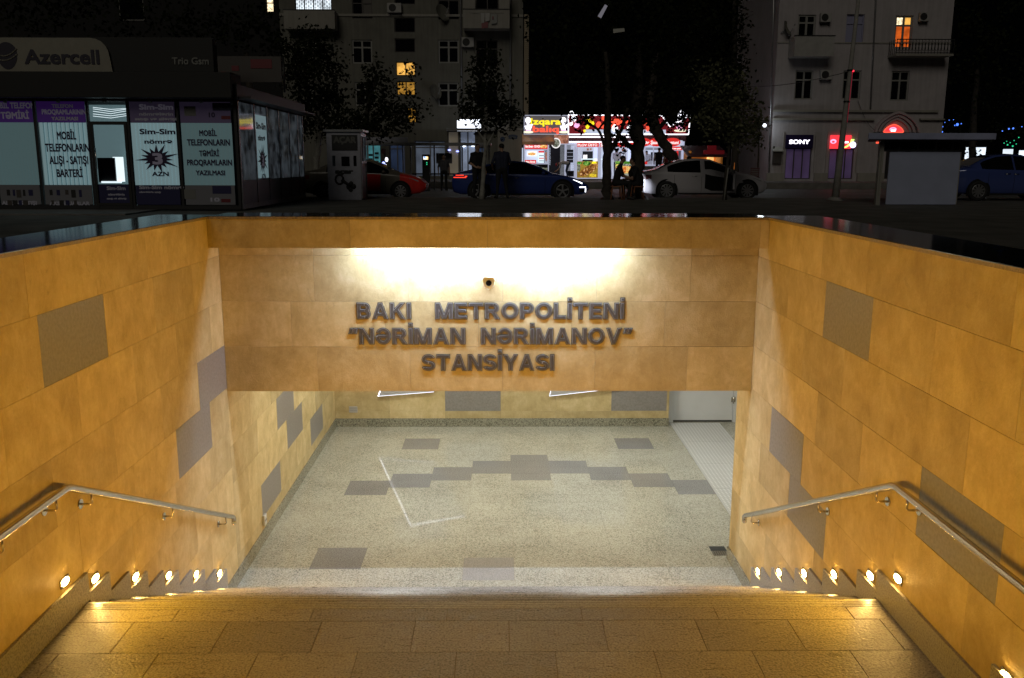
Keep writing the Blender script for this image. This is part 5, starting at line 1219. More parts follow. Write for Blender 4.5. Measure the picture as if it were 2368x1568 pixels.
# street lamp heads among the branches
LYS = 27.5
def lamp_head(label, pts, mt_, post):
    t = thing('street_lamp', label, 'street lamp', 'street lamp heads among the branches'); a, b = [at(x, y, LYS) for x, y in pts]
    mb = MB(); d = (b-a).normalized(); n_ = Vector((0, 1, 0)); s_ = d.cross(n_).normalized(); hw = .075
    mb.prism([a-s_*hw, b-s_*hw*.8, b+s_*hw*.8, a+s_*hw], (0, .22, 0)); bevel(mb.build('head', 'black', t), .02)
    mb = MB(); mb.prism([a-s_*hw*.8+Vector((0, -.012, 0)), b-s_*hw*.6+Vector((0, -.012, 0)), b+s_*hw*.6+Vector((0, -.012, 0)), a+s_*hw*.8+Vector((0, -.012, 0))], (0, .01, 0)); mb.build('lens', mt_, t)
    px_ = at(1404, 400, 32.0).x; zz = (a.z+b.z)/2
    mb = MB(); mb.tube([b+Vector((0, .11, 0)), Vector((px_, 31.9, zz+.5))], .018, 8); mb.build('arm', 'black', t)
    if post: mb = MB(); mb.tube([Vector((px_, 32.0, ZR)), Vector((px_, 32.0, zz+.8))], [.08, .05], 10); mb.build('post', 'black', t)
M['lensgrey'] = emit('dim_lamp_lens', (.62, .60, .72), .16, False); M['lensdim'] = emit('faint_lamp_lens', (.6, .58, .5), .02, False)
lamp_head('pale slanting street lamp head high among the branches', ((1386, 40), (1402, 12)), 'lensgrey', True); lamp_head('faint flat street lamp head below the slanting one', ((1418, 72), (1444, 69)), 'lensdim', False)

# ---------------- white stall with flat roof on the right
WY = 26.4
t = thing('market_stall', 'white panelled stall with a wide flat roof in front of the arched doorway', 'stall')
M['stallroof'] = mat('roof_lit_blue', (.34, .37, .55), .6, noise=.2, nscale=2); M['stallwhite'] = mat('white_panel_lit_blue', (.38, .42, .58), .55, noise=.08, nscale=1.5); M['stallgrey'] = mat('grey_post', (.28, .27, .24), .6)  # blue light falling on the stall is put into panel and roof colours
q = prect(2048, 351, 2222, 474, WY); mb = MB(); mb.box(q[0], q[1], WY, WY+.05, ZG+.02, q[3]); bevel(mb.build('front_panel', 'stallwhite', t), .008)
mb = MB(); mb.box(q[1]-.001, q[1]+.05, WY+.051, WY+2.2, ZG+.02, q[3]); mb.box(q[0]+1.0, q[1], WY+2.2, WY+2.25, ZG+.02, q[3]); mb.build('side_panel', 'stallgrey', t)
r2 = prect(2008, 308, 2305, 322, WY-.5); mb = MB(); mb.prism([(r2[0], WY-.5, r2[2]), (r2[1], WY-.5, r2[2]), (r2[1], WY+2.6, r2[2]), (r2[0]+1.25, WY+2.6, r2[2])], (0, 0, r2[3]-r2[2])); bevel(mb.build('roof', 'stallroof', t), .01)
mb = MB(); q2 = prect(2023, 340, 2042, 474, WY); mb.box(q2[0], q2[1], WY-.05, WY+.08, ZG, r2[2]-.002); mb.box(q2[0]+.05, q2[0]+.11, WY-.075, WY-.051, ZG, r2[2]-.1); mb.build('post', 'stallgrey', t)
mb = MB(); mb.box(q2[0]+.1, q[1], WY-.02, WY+.06, q[3]+.001, q[3]+.05); mb.box(q2[0]+.1, q[1]+.02, WY-.02, WY+.06, r2[2]-.06, r2[2]-.003)
for x in (2081, 2123, 2165, 2204, 2221): p = at(x, 330, WY); mb.box(p.x-.02, p.x+.02, WY-.015, WY+.05, q[3]+.05, r2[2]-.06)
mb.build('window_frame', 'darkmetal', t)
mb = MB(); mb.box(q2[1]+.002, q[1], WY+.02, WY+.03, q[3]+.051, r2[2]-.061); mb.build('window', 'glassdim' if False else 'pane', t)
for r_, mt_ in (((2027, 328, 2048, 332), 'redlight'), ((2053, 328, 2063, 332), 'greenlight'), ((2073, 328, 2083, 331), 'bluelight')):
    q3 = prect(*r_, WY+1.5); mb = MB(); mb.box(q3[0], q3[1], WY+1.5, WY+1.55, q3[2], q3[3])
    o = mb.build('reflection_strip', mt_, t)  # emissive strip stands in for a coloured reflection in the window

# ---------------- far lights on the right
FY = 70.0
def far_sign(nm, label, r_, mt_, extra=()):
    t = thing(nm, label, 'sign'); front_panel('board', r_, mt_, t, .2, FY)
    q = prect(*r_, FY); mb = MB(); cx = (q[0]+q[1])/2; mb.box(cx-.12, cx+.12, FY+.001, FY+.2, ZP, q[2]+.2); mb.build('post', 'darkmetal', t)
    for rr_, m2 in extra: front_panel('lit_part', rr_, m2, t, .2, FY, .21)
M['billwhite'] = emit('white_lit_billboard', (.80, .90, 1), 1.25, False, .25, .8)
far_sign('billboard', 'white lit billboard seen between the stall and the dark sedan roof', (2229, 341, 2277, 381), 'billwhite')
far_sign('lit_sign', 'white and orange lit shop sign far away on the right', (2378-20, 348, 2400, 360), 'billwhite')
far_sign('lit_sign', 'white sign with orange and green panels beyond the dark sedan', (2318, 345, 2340, 361), 'billwhite', (((2322, 361, 2334, 374), 'orangesign'), ((2335, 361, 2348, 375), 'greenlight')))
far_sign('lit_sign', 'narrow red sign at the far right edge behind the dark sedan', (2352, 362, 2361, 382), 'redlight', (((2352, 348, 2361, 359), 'billwhite'),))
M['fairy'] = emit('blue_fairy_light', (.08, .22, 1), 1.8, False); M['fairygreen'] = emit('green_fairy_light', (.05, 1, .45), .8, False)
rr = random.Random(5)
def fairy(label, pts, mt_):
    t = thing('fairy_lights', label, 'fairy lights', 'blue and green lights in the far trees'); mb = MB()
    for x, y, s_ in pts: mb.ell(at(x, y, FY-6), (s_*.6,)*3, 7, 5)
    mb.build('bulbs', mt_, t); mb = MB(); P_ = [at(x, y, FY-6) for x, y, _ in pts]
    if len(P_) > 1: mb.tube(P_, .012, 4); mb.build('cord', 'black', t)
fairy('cluster of blue lights in the tree beside the pale building', [(2163, 283, .10), (2168, 289, .14), (2175, 285, .10), (2168, 294, .06), (2180, 293, .07), (2162, 287, .05), (2185, 283, .05)], 'fairy')
fairy('second cluster of blue lights right of the first', [(2214, 288, .16), (2208, 290, .07), (2223, 286, .07), (2195, 278, .05), (2205, 277, .05), (2179, 305, .09), (2183, 309, .06), (2174, 310, .05)], 'fairy')
fairy('scattered blue lights over the stall roof at the far right', [(2318, 303, .07), (2333, 298, .10), (2343, 297, .11), (2363, 293, .06)], 'fairy')
fairy('green lights in the tree at the right edge', [(2322, 331, .06), (2330, 335, .09), (2336, 330, .06), (2342, 338, .10), (2350, 333, .06), (2328, 327, .05), (2345, 325, .06), (2356, 318, .07)], 'fairygreen')

# ---------------- bus shelter, payment terminal
HY = 44.0
t = thing('bus_shelter', 'glass bus shelter with a thin flat roof behind the parked cars', 'bus shelter')
r_ = prect(845, 331, 1136, 336, HY); mb = MB(); mb.box(r_[0], r_[1], HY-.9, HY+.9, r_[2], r_[3]); mb.build('roof', 'metal', t)
r3 = prect(850, 318, 945, 330, HY); mb = MB(); mb.box(r3[0], r3[1], HY-.5, HY-.4, r_[3]+.002, r3[3]); mb.build('roof_board', 'boothgrey', t)
for x in (848, 930, 948, 1003, 1068, 1131):
    p = at(x, 400, HY); mb = MB(); mb.box(p.x-.035, p.x+.035, HY+.5, HY+.57, ZP if HY > 47.9 else ZR, r_[2]-.002); mb.build('post', 'metal', t)
M['shelterglass'] = emit('shelter_glass', (.25, .30, .42), .03, False, .6, 1.5)
for x0, x1 in ((1007, 1064),):
    q = prect(x0, 354, x1-20, 378, HY); mb = MB(); mb.box(q[0], q[1], HY+.52, HY+.55, q[2], q[3]); mb.build('notice_panel', 'boothgrey', t)
q = prect(952, 401, 1120, 404, HY); mb = MB(); mb.box(q[0], q[1], HY+.0, HY+.4, q[2], q[3]); mb.build('bench', 'darkmetal', t)
for x in (960, 1030, 1112): p = at(x, 404, HY); mb = MB(); mb.box(p.x-.03, p.x+.03, HY+.15, HY+.25, ZR, q[2]-.001); mb.build('bench_leg', 'darkmetal', t)
t = thing('payment_terminal', 'black payment terminal with a glowing colour screen beside the shelter', 'terminal'); TY = 43.0
q = prect(977, 357, 993, 425, TY); mb = MB(); mb.box(q[0], q[1], TY, TY+.35, ZR, q[3]); bevel(mb.build('cabinet', 'black', t), .02)
M['screen'] = food('colour_screen', [(.35, (.1, .3, .9)), (.45, (1, 1, 1)), (.55, (1, .8, .2)), (.65, (.9, .1, .1))], 1.6, 7); front_panel('screen', (979, 362, 990, 369), 'screen', t, .01, TY, .002)
for y in (376, 380): oval('green_light', 987, y, 1.2, 1.2, 'fairygreen', TY-.003, t, .01)
t = thing('display_stand', 'small stand with glowing white and blue display in front of the shops', 'display'); DY = 43.5
p = at(892, 420, DY); mb = MB(); mb.tube([(p.x, DY, ZR), (p.x, DY, at(892, 345, DY).z)], .03, 8); mb.build('post', 'darkmetal', t)
oval('white_light', 894, 369, 3.4, 5, 'whiteled', DY-.05, t, .03); oval('blue_light', 887, 379, 3.6, 5, 'bluelight', DY-.05, t, .03); oval('white_light', 893, 386, 1.8, 6, 'whiteled', DY-.05, t, .03); oval('red_light', 886, 350, 5, 6, 'maroon', DY-.05, t, .03)

# ---------------- trees
def tree(name, label, Y, trunks, blobs, mt='leaf', leaf=.17, cover=3.2, dep=1.0, bark='bark', seed=1, group='street trees'):
    """trunks: list of (pixel polyline, radius list); blobs: (x, y, rx, ry[, cover]) in frame pixels at distance Y"""
    rr = random.Random(seed); t = thing(name, label, 'tree', group)
    for i, (pl, rad) in enumerate(trunks):
        mb = MB(); P = [at(x, y, Y) for x, y in pl]
        if i == 0: P[0].z = min(P[0].z, ZG)
        P2 = []; R2 = []
        for j in range(len(P)-1):                       # slightly wavy limbs
            for q in range(4):
                f = q/4; v = P[j].lerp(P[j+1], f)
                if j or q: v = v+Vector((rr.uniform(-1, 1), rr.uniform(-1, 1), 0))*rad[j]*.28
                P2.append(v); R2.append((rad[j]+(rad[j+1]-rad[j])*f)*rr.uniform(.9, 1.1))
        P2.append(P[-1]); R2.append(rad[-1])
        if i == 0: R2[0] *= 1.35
        mb.tube(P2, R2, 10); mb.build('trunk' if i == 0 else 'limb', bark, t)
    k = Y/FPX; mb = MB()
    for b in blobs:
        cx, cy, rx, ry = b[:4]; cv = b[4] if len(b) > 4 else cover
        c = at(cx, cy, Y); RX, RZ = rx*k, ry*k; RYY = min(max(RX, RZ), 2.2)*dep
        nclump = max(5, int(PI*RX*RZ/(leaf*leaf*10)*cv*1.7))
        for _ in range(nclump):
            while True:
                u = Vector((rr.uniform(-1, 1), rr.uniform(-1, 1), rr.uniform(-1, 1)))
                if u.length < 1: break
            rad = rr.random()**.35; u = u.normalized()*rad if u.length > 0 else u
            pc = c+Vector((u.x*RX, u.y*RYY, u.z*RZ)); tnt = rr.uniform(-1, 1); cs = leaf*rr.uniform(1.2, 2.6)
            for _ in range(rr.randint(8, 15)):
                p = pc+Vector((rr.gauss(0, .5), rr.gauss(0, .5), rr.gauss(0, .5)))*cs
                a_ = Vector((rr.gauss(0, 1), rr.gauss(0, 1), rr.gauss(0, .8))).normalized(); b_ = a_.cross(Vector((rr.gauss(0, 1), rr.gauss(0, 1), rr.gauss(0, 1)))).normalized()
                L = leaf*rr.uniform(.6, 1.15); W_ = L*.62; mb.tint = max(-1, min(1, tnt+rr.uniform(-.5, .5)))
                mb.quad(p-a_*L*.5, p+b_*W_*.5-a_*L*.05, p+a_*L*.5, p-b_*W_*.5-a_*L*.05)
    mb.tint = 0; mb.build('crown', mt, t)
    return t
tree('street_tree', 'young tree with a pale trunk in front of the dark blue car', 30.2, [([(1114, 459), (1117, 400), (1122, 345), (1124, 250), (1122, 140)], [.09, .075, .065, .05, .02]), ([(1122, 345), (1145, 300), (1160, 250)], [.04, .03, .015]), ([(1122, 330), (1098, 290), (1090, 250)], [.035, .025, .012])],
     [(1126, 140, 26, 34), (1120, 190, 38, 45), (1118, 245, 52, 45), (1152, 262, 48, 36), (1092, 278, 34, 26, 1.6), (1185, 262, 24, 26, 1.6), (1140, 300, 46, 16, 1.5), (1165, 205, 20, 26, 1.2)], cover=5, leaf=.15, bark='limewash', seed=3)
tree('street_tree', 'tree with a limewashed trunk beside the kiosk, in front of the dark building', 46.0, [([(728, 420), (732, 380), (737, 322), (735, 200), (730, 100)], [.17, .15, .13, .10, .05])],
     [(715, 105, 55, 46), (755, 140, 45, 50), (735, 205, 58, 55), (690, 250, 42, 50), (775, 245, 48, 42), (725, 295, 62, 24), (690, 170, 30, 40)], bark='limewash', cover=5, leaf=.24, seed=4)
tree('street_tree', 'broad dark tree behind the key booth in front of the lit stair windows', 40.0, [([(836, 440), (838, 330), (850, 250), (872, 170)], [.16, .13, .10, .05]), ([(842, 300), (890, 270), (930, 262)], [.06, .05, .03])],
     [(872, 165, 24, 36, 2), (872, 215, 46, 50), (905, 268, 64, 36), (955, 258, 42, 26, 1.6), (820, 285, 62, 30), (850, 300, 70, 20), (935, 210, 22, 22, .9), (948, 165, 14, 16, .5)], cover=5, leaf=.2, seed=5)
tree('street_tree', 'forked tree trunk in front of the bright food shops', 30.3, [([(1404, 464), (1404, 420), (1405, 345), (1407, 262), (1400, 120)], [.19, .15, .135, .12, .06]), ([(1400, 352), (1392, 318), (1383, 300), (1366, 287), (1340, 270)], [.07, .05, .045, .03, .02]), ([(1383, 300), (1398, 282), (1404, 262)], [.04, .035, .03]), ([(1410, 352), (1427, 322), (1441, 290), (1452, 250)], [.075, .065, .06, .05])],
     [(1320, 60, 105, 90), (1345, 165, 112, 80), (1290, 225, 66, 36, 2.2), (1375, 240, 70, 24, 2.4), (1352, 279, 22, 15, 1.0), (1372, 270, 26, 12, 1.6), (1328, 276, 14, 12, .8), (1443, 300, 14, 12, 1.4), (1447, 325, 14, 14, 1.3), (1436, 334, 14, 8, 1.0), (1430, 20, 80, 60), (1250, 190, 26, 40, .6), (1430, 262, 34, 14, 1.6)], leaf=.17, seed=6)
tree('street_tree', 'thick dark tree trunk between the pizza poster and the white car', 31.2, [([(1470, 462), (1472, 400), (1476, 330), (1473, 262), (1480, 100)], [.30, .25, .23, .21, .10]), ([(1468, 352), (1452, 334), (1438, 322), (1428, 300)], [.10, .09, .06, .03])],
     [(1490, 60, 100, 90), (1475, 165, 85, 75), (1470, 248, 66, 28), (1480, 285, 26, 18, 1.6), (1508, 272, 20, 12, .8), (1492, 262, 30, 14, 1.5)], leaf=.18, seed=7)
tree('street_tree', 'leaning dark tree trunk rising behind the roof of the white car', 48.8, [([(1566, 440), (1558, 372), (1535, 330), (1517, 300), (1500, 250), (1520, 120)], [.40, .33, .31, .29, .25, .12]), ([(1517, 300), (1560, 262), (1600, 215)], [.14, .10, .06])],
     [(1590, 70, 110, 100), (1600, 180, 95, 62), (1540, 245, 62, 26), (1600, 245, 56, 30), (1548, 285, 26, 16, 2.2), (1530, 275, 24, 16, 2), (1650, 130, 56, 90), (1640, 20, 60, 60), (1572, 272, 16, 9, .8), (1580, 283, 9, 8, .5)], leaf=.27, seed=8)
tree('street_tree', 'small grey green tree tied to a stake beside the white car', 30.0, [([(1676, 463), (1680, 400), (1686, 345), (1690, 300), (1688, 230)], [.06, .055, .05, .04, .02]), ([(1686, 345), (1710, 318), (1730, 305)], [.035, .025, .012]), ([(1686, 340), (1664, 300), (1655, 270)], [.03, .022, .01])],
     [(1692, 262, 48, 44, 5), (1655, 240, 46, 54, 4.5), (1660, 300, 42, 30, 4), (1704, 316, 38, 22, 4), (1738, 298, 27, 28, 3.6), (1742, 258, 22, 36, 3.2), (1754, 331, 15, 8, 1.8), (1650, 190, 52, 38, 4), (1698, 205, 34, 34, 4)], mt='leafgrey', leaf=.15, cover=3.4, seed=9)
tree('cypress_tree', 'tall dark cypress against the side of the pale building', 46.0, [([(1700, 420), (1700, 200), (1698, -20)], [.2, .16, .08])],
     [(1695, -20, 26, 60), (1693, 60, 30, 70), (1692, 150, 34, 66), (1688, 235, 40, 55), (1660, 120, 30, 70, 2)], leaf=.22, cover=4, seed=10)
tree('street_tree', 'wide dark tree crown rising behind the black kiosk roof', 40.0, [([(590, 400), (585, 250), (570, 120)], [.25, .2, .1])],
     [(470, 60, 95, 50, 2.4), (590, 75, 50, 62, 2.6), (645, 130, 34, 56), (690, 150, 30, 40), (300, 40, 120, 48, 1.8), (110, 30, 130, 50, 1.8), (640, 90, 16, 30, 1)], leaf=.24, seed=12)
tree('street_tree', 'dark tree mass at the right edge beyond the pale building', 66.0, [([(2250, 420), (2250, 300), (2260, 160)], [.3, .25, .15])],
     [(2255, 60, 90, 100, 1.6), (2320, 180, 80, 100, 1.6), (2230, 210, 50, 70, 1.6), (2270, 300, 70, 30, 1.5), (2350, 322, 30, 26, 1.3), (2252, 348, 24, 12, .5)], leaf=.34, seed=13)
t = thing('tree_stake', 'thin pale stake standing beside the small grey green tree', 'stake', loc=(0, 0, 0)); a, b = at(1674, 466, 29.7), at(1684, 388, 29.7); a.z = ZG; mb = MB(); mb.tube([a, b], .022, 8); mb.build('pole', 'limewash', t); mb = MB(); mb.tube([b-Vector((0, 0, .06)), b+Vector((.03, .25, -.06))], .012, 6); mb.build('tie', 'black', t)
tree('shrub', 'low dark leafy climber around the wall lamp of the pale building', 50.0, [([(1752, 420), (1755, 330), (1757, 296)], [.05, .04, .02])], [(1757, 292, 12, 16, 1.4), (1740, 290, 16, 10, .9), (1735, 303, 12, 10, .8)], mt='leafgrey', leaf=.2, seed=14, group=None)

# ---------------- cars
M['tyre'] = mat('tyre_rubber', (.012, .012, .012), .75); M['rim'] = mat('alloy_rim', (.45, .45, .47), .3, .8); M['carglass'] = mat('car_glass', (.006, .006, .007), .05, spec=.7)
M['well'] = mat('wheel_well', (.004, .004, .004), .9); M['chrome'] = mat('chrome', (.7, .7, .7), .12, 1); M['plate'] = mat('number_plate', (.5, .5, .5), .5)
M['tailred'] = emit('red_tail_lamp_off', (.10, .006, .008), .012, False); M['tailredon'] = emit('red_tail_lamp_lit', (1, .05, .02), 1.7, False); M['headon'] = emit('headlight_lit', (.92, .95, 1), 3.0, False); M['headoff'] = mat('headlight_glass', (.35, .36, .38), .1)
SED = [(0, .46, .74, .76, .54, .48), (.05, .30, .93, .96, .67, .58), (.2, .25, .98, 1.01, .80, .66), (.45, .21, 1.0, 1.05, .872, .70), (.70, .2, .99, 1.10, .885, .68), (1.15, .2, .97, 1.31, .90, .62), (1.6, .2, .96, 1.43, .90, .585), (2.1, .2, .95, 1.47, .90, .58), (2.6, .2, .94, 1.44, .90, .58), (3.05, .2, .93, 1.27, .90, .62), (3.5, .2, .915, 1.03, .89, .70), (3.75, .2, .89, .95, .885, .74), (4.2, .2, .80, .86, .86, .72), (4.5, .24, .69, .745, .79, .64), (4.64, .32, .60, .63, .70, .58), (4.7, .42, .55, .57, .60, .5)]
SPORT = [(0, .50, .74, .76, .68, .6), (.05, .30, .90, .93, .82, .7), (.3, .22, .98, 1.01, .90, .72), (.7, .2, .98, 1.10, .93, .66), (1.2, .2, .96, 1.26, .945, .60), (1.7, .2, .94, 1.37, .95, .57), (2.2, .2, .93, 1.41, .95, .56), (2.7, .2, .92, 1.37, .95, .56), (3.2, .2, .91, 1.19, .94, .60), (3.65, .2, .90, .98, .93, .70), (3.9, .2, .89, .93, .93, .76), (4.4, .2, .79, .83, .91, .76), (4.75, .22, .66, .71, .85, .70), (4.92, .28, .56, .60, .76, .62), (5.0, .40, .50, .52, .64, .52)]
def car(name, label, xr, xf, Yn, prof, paint, wheels, wr=.33, zs=1.0, front_paint=None, tail='tailred', head='headoff', z0=ZR, spokes=9, open_door=None, win=(1.0, 2.12, 2.2, 3.4), extra=None, cat='car'):
    Lp = prof[-1][0]; X0 = at(xr, 455, Yn).x; L = at(xf, 455, Yn).x-X0; k = L/Lp
    Pf = [(x*k, a*zs, b*zs, c*zs, w_, v_) for x, a, b, c, w_, v_ in prof]; W2 = max(p[4] for p in Pf)
    t = thing(name, label, cat, None, (X0, Yn+W2, z0))
    def st(x):
        for p, q in zip(Pf, Pf[1:]):
            if p[0] <= x <= q[0]: f = (x-p[0])/(q[0]-p[0]); return [a+(b-a)*f for a, b in zip(p, q)]
        return list(Pf[-1] if x > 1 else Pf[0])
    def side(x, z):
        _, zb, zl, zr, w_, v_ = st(x)
        if z <= zl: f = max(0, min(1, (z-zb)/(zl-zb))); return w_*(.93+.07*min(1, f*2.2))*(1-.02*max(0, f-.6)/.4)
        f = (z-zl)/max(zr-.03-zl, .01); return w_*.98+(v_-w_*.98)*min(1, f)
    mb = MB(); mb.smooth = True; N = 60; xs = sorted(set([L*i/N for i in range(N+1)]+[p[0] for p in Pf])); rings = []
    for x in xs:
        _, zb, zl, zr, w_, v_ = st(x)
        zz = [zb, zb+(zl-zb)*.10, zb+(zl-zb)*.3, zb+(zl-zb)*.62, zl-(zl-zb)*.10, zl]; rg = [(0, zb)]
        for z in zz: rg.append((side(x, z)*(.95 if z == zb else 1), z))
        for f in (.4, .8): rg.append((w_*.98+(v_-w_*.98)*f, zl+(zr-.03-zl)*f))
        rg += [(v_, zr-.03*min(1, (zr-zl)/.1)), (v_*.8, zr-.008), (v_*.4, zr), (0, zr)]
        rings.append(rg)
    n = len(rings[0]); full = 2*n-2; base = len(mb.v)
    for x, rg in zip(xs, rings):
        mb.v += [(x, -y, z) for y, z in rg]+[(x, y, z) for y, z in rg[-2:0:-1]]
    for i in range(len(xs)-1):
        xm = (xs[i]+xs[i+1])/2; mb.mi = 1 if front_paint and xm > front_paint*L else 0
        for j in range(full): q = (j+1) % full; mb.face((base+i*full+j, base+i*full+q, base+(i+1)*full+q, base+(i+1)*full+j))
    mb.smooth = False; mb.mi = 0; mb.face([base+j for j in range(full)]); e = base+(len(xs)-1)*full; mb.face([e+j for j in range(full)][::-1])
    mb.build('body', [paint, 'redpaint' if front_paint else paint], t)
    def patch(nm, x0, x1, lo, hi, mt, off=.006, n=10, sgn=-1, mi=None):
        mb = MB(); mb.smooth = True; prev = None
        for i in range(n+1):
            x = x0+(x1-x0)*i/n; za, zb_2 = lo(x), hi(x)
            if zb_2 < za+.004: zb_2 = za+.004
            c0_ = len(mb.v)
            for q in range(5): z = za+(zb_2-za)*q/4; mb.v.append((x, sgn*(side(x, z)+off), z))
            if prev is not None:
                for q in range(4): mb.face((prev+q, c0_+q, c0_+q+1, prev+q+1) if sgn < 0 else (prev+q, prev+q+1, c0_+q+1, c0_+q))
            prev = c0_
        return mb.build(nm, mt, t)
    belt = lambda x: st(x)[2]+.015
    roof = lambda x: st(x)[3]-.07
    a, b, c, d = [q*k for q in win]
    for s_ in (-1, 1):
        patch('side_window', a, b, belt, roof, 'carglass', sgn=s_)
        if not (open_door and s_ < 0): patch('side_window', c, d, belt, roof, 'carglass', sgn=s_)
    for nm, xa, xb in (('rear_window', win[0]*k*.70, win[0]*k*1.45), ('windscreen', win[3]*k*.86, win[3]*k*1.02)):
        mb = MB(); mb.smooth = True; prev = None
        for i in range(7):
            x = xa+(xb-xa)*i/6; _, zb, zl, zr, w_, v_ = st(x); c0_ = len(mb.v)
            for f in (-.86, -.4, 0, .4, .86): mb.v.append((x, v_*f, zr+.006-(.006 if abs(f) > .7 else 0)))
            if prev is not None:
                for q in range(4): mb.face((prev+q, c0_+q, c0_+q+1, prev+q+1))
            prev = c0_
        mb.build(nm, 'carglass', t)
    for wx in wheels:
        wx *= k
        for s_ in (-1, 1):
            y = s_*(side(wx, .5*zs)+.004); mb = MB(); N = 22
            arch = [(wx+(wr+.07)*math.cos(PI*i/N), y, wr+(wr+.07)*math.sin(PI*i/N)) for i in range(N+1)]+[(wx-(wr+.06), y, .16), (wx+(wr+.06), y, .16)]
            mb.prism(arch, (0, s_*.003, 0)); mb.build('wheel_arch', 'well', t)
            wl = bpy.data.objects.new('wheel', None); COL.objects.link(wl); wl.parent = t; wl.location = (wx, y, wr)
            mb = MB(); mb.smooth = True; prf = [(wr*.66, .012), (wr*.70, .03), (wr*.93, .034), (wr, .015), (wr, -.12)]; N = 26
            for i in range(N):
                an = 2*PI*i/N
                for r_, h_ in prf: mb.v.append((r_*math.cos(an), s_*h_, r_*math.sin(an)))
            m_ = len(prf)
            for i in range(N):
                for j in range(m_-1): p_, q_ = i*m_+j, ((i+1) % N)*m_+j; mb.face((p_, q_, q_+1, p_+1) if s_ < 0 else (p_, p_+1, q_+1, q_))
            mb.build('tyre', 'tyre', wl)
            mb = MB(); mb.disc((0, s_*.006, 0), (0, s_, 0), wr*.66, .004, 26)
            mb.build('rim_barrel', 'well', wl)
            mb = MB()
            for i in range(spokes):
                an = 2*PI*i/spokes; A = Matrix.Rotation(an, 4, 'Y'); mb.prism([A @ Vector((x_, s_*.012, z_)) for x_, z_ in ((-.022, wr*.12), (.022, wr*.12), (.034, wr*.63), (-.034, wr*.63))], (0, s_*.012, 0))
            mb.disc((0, s_*.011, 0), (0, s_, 0), wr*.17, .016, 14)
            N = 26; ring_ = [(wr*.645*math.cos(2*PI*i/N), s_*.014, wr*.645*math.sin(2*PI*i/N)) for i in range(N+1)]; mb.tube(ring_, .011, 5, False)
            mb.build('rim', 'rim', wl)
    zl_ = lambda x: st(x)[2]
    for s_ in (-1, 1):
        patch('tail_light', .04*k, .42*k, lambda x: zl_(x)-.26*zs, lambda x: zl_(x)-.08*zs-.10*x/k, tail, .008, 6, s_)
        patch('headlight', L-.60*k, L-.26*k, lambda x: zl_(x)-.09*zs+.07*(L-x), lambda x: zl_(x)-.015-.10*(L-x)/k*.3, head, .008, 8, s_)
        ox = c-.05*k
        for hx in (b-.22*k, d-1.15*k):
            if open_door and s_ < 0 and hx > c-.3: continue
            z = zl_(hx)-.12; y = s_*(side(hx, z)+.012); mb = MB(); mb.tube([(hx-.09, y, z), (hx+.09, y, z)], .014, 6); mb.build('door_handle', 'chrome', t)
        for sx in (b+.04*k, a+.25*k, d-.12*k):
            mb = MB(); pts = [(sx, s_*(side(sx, .25+.06*q)+.001), .25+.06*q) for q in range(int((zl_(sx)-.27)/.06))]; mb.tube(pts, .005, 4)
            if len(pts) > 2: mb.build('door_seam', 'well', t)
        mx = d-.18*k; z = zl_(mx)+.07; y = s_*(side(mx, z)+.09); mb = MB(); mb.ell((mx, y, z), (.07, .10, .065), 10, 7); mb.build('mirror', paint, t)
    mb = MB(); z = .62*zs; mb.box(-.012, .02, -.26, .26, z-.06, z+.06); mb.build('number_plate', 'plate', t)
    mb = MB(); mb.box(L-.04, L-.005, -.35, .35, .46*zs, .54*zs); mb.build('grille', 'black', t)
    for s_ in (-1, 1): patch('sill', wheels[0]*k+wr+.1, wheels[1]*k-wr-.1, lambda x: .19, lambda x: .25, 'black', .004, 8, s_)
    return t, k, side, st, L, patch
M['taxipaint'] = mat('dull_beige_car_paint', (.16, .145, .12), .35, coat=.3); M['redpaint'] = mat('red_car_paint', (.75, .035, .025), .3, coat=.4)
M['bluepaint'] = mat('dark_blue_car_paint', (.025, .05, .24), .28, .1, coat=.6); M['whitepaintcar'] = mat('pale_grey_car_paint', (.54, .52, .56), .3, coat=.5); M['darkpaint'] = mat('dark_blue_black_car_paint', (.06, .09, .30), .2, .1, coat=.8)
CY = 32.7
tx, k, side_, st_, L, pt = car('parked_car', 'old beige sedan with a bright red front end behind the key booth', 690, 984, CY, SED, 'taxipaint', (.92, 3.78), .31, 1.0, .80, win=(1.05, 2.1, 2.18, 3.35))
pt('red_door', 2.15*k, 3.05*k, lambda x: .32, lambda x: st_(x)[2]-.02, 'redpaint', .004)
mb = MB(); mb.tube([(L*.70, -.35, st_(L*.70)[3]+.02), (L*.79, -.33, st_(L*.79)[3]+.02)], .012, 5); mb.build('wiper', 'chrome', tx)
pc, k, side_, st_, L, pt = car('sports_car', 'low dark blue sports saloon with lit headlight and red tail light', 1045, 1363, CY-.65, SPORT, 'bluepaint', (.98, 4.02), .35, 1.0, tail='bluepaint', head='headon', spokes=5, win=(.95, 2.0, 2.06, 3.5))
for z1, z2, xa, xb in ((.80, .83, .06, .52), (.88, .905, .14, .44)): pt('tail_light', xa*k, xb*k, lambda x, z=z1: z, lambda x, z=z2: z, 'tailredon', .01, 8)
pt('tail_light', .48*k, .56*k, lambda x: .81+.5*(x/k-.48), lambda x: .87, 'tailredon', .01, 4)
pt('day_light', L-.36*k, L-.12*k, lambda x: .46, lambda x: .50, 'headon', .012, 6); pt('day_light', L-.15*k, L-.11*k, lambda x: .30, lambda x: .44, 'headon', .012, 3); pt('air_intake', L-.36*k, L-.16*k, lambda x: .30, lambda x: .44, 'black', .008, 4)
wc, k, side_, st_, L, pt = car('sedan', 'white sedan with an open front door and brightly lit rear bumper', 1479, 1777, CY+.45, SED, 'whitepaintcar', (.98, 3.92), .345, 1.03, open_door=True, spokes=10, win=(1.0, 2.2, 2.32, 3.45))
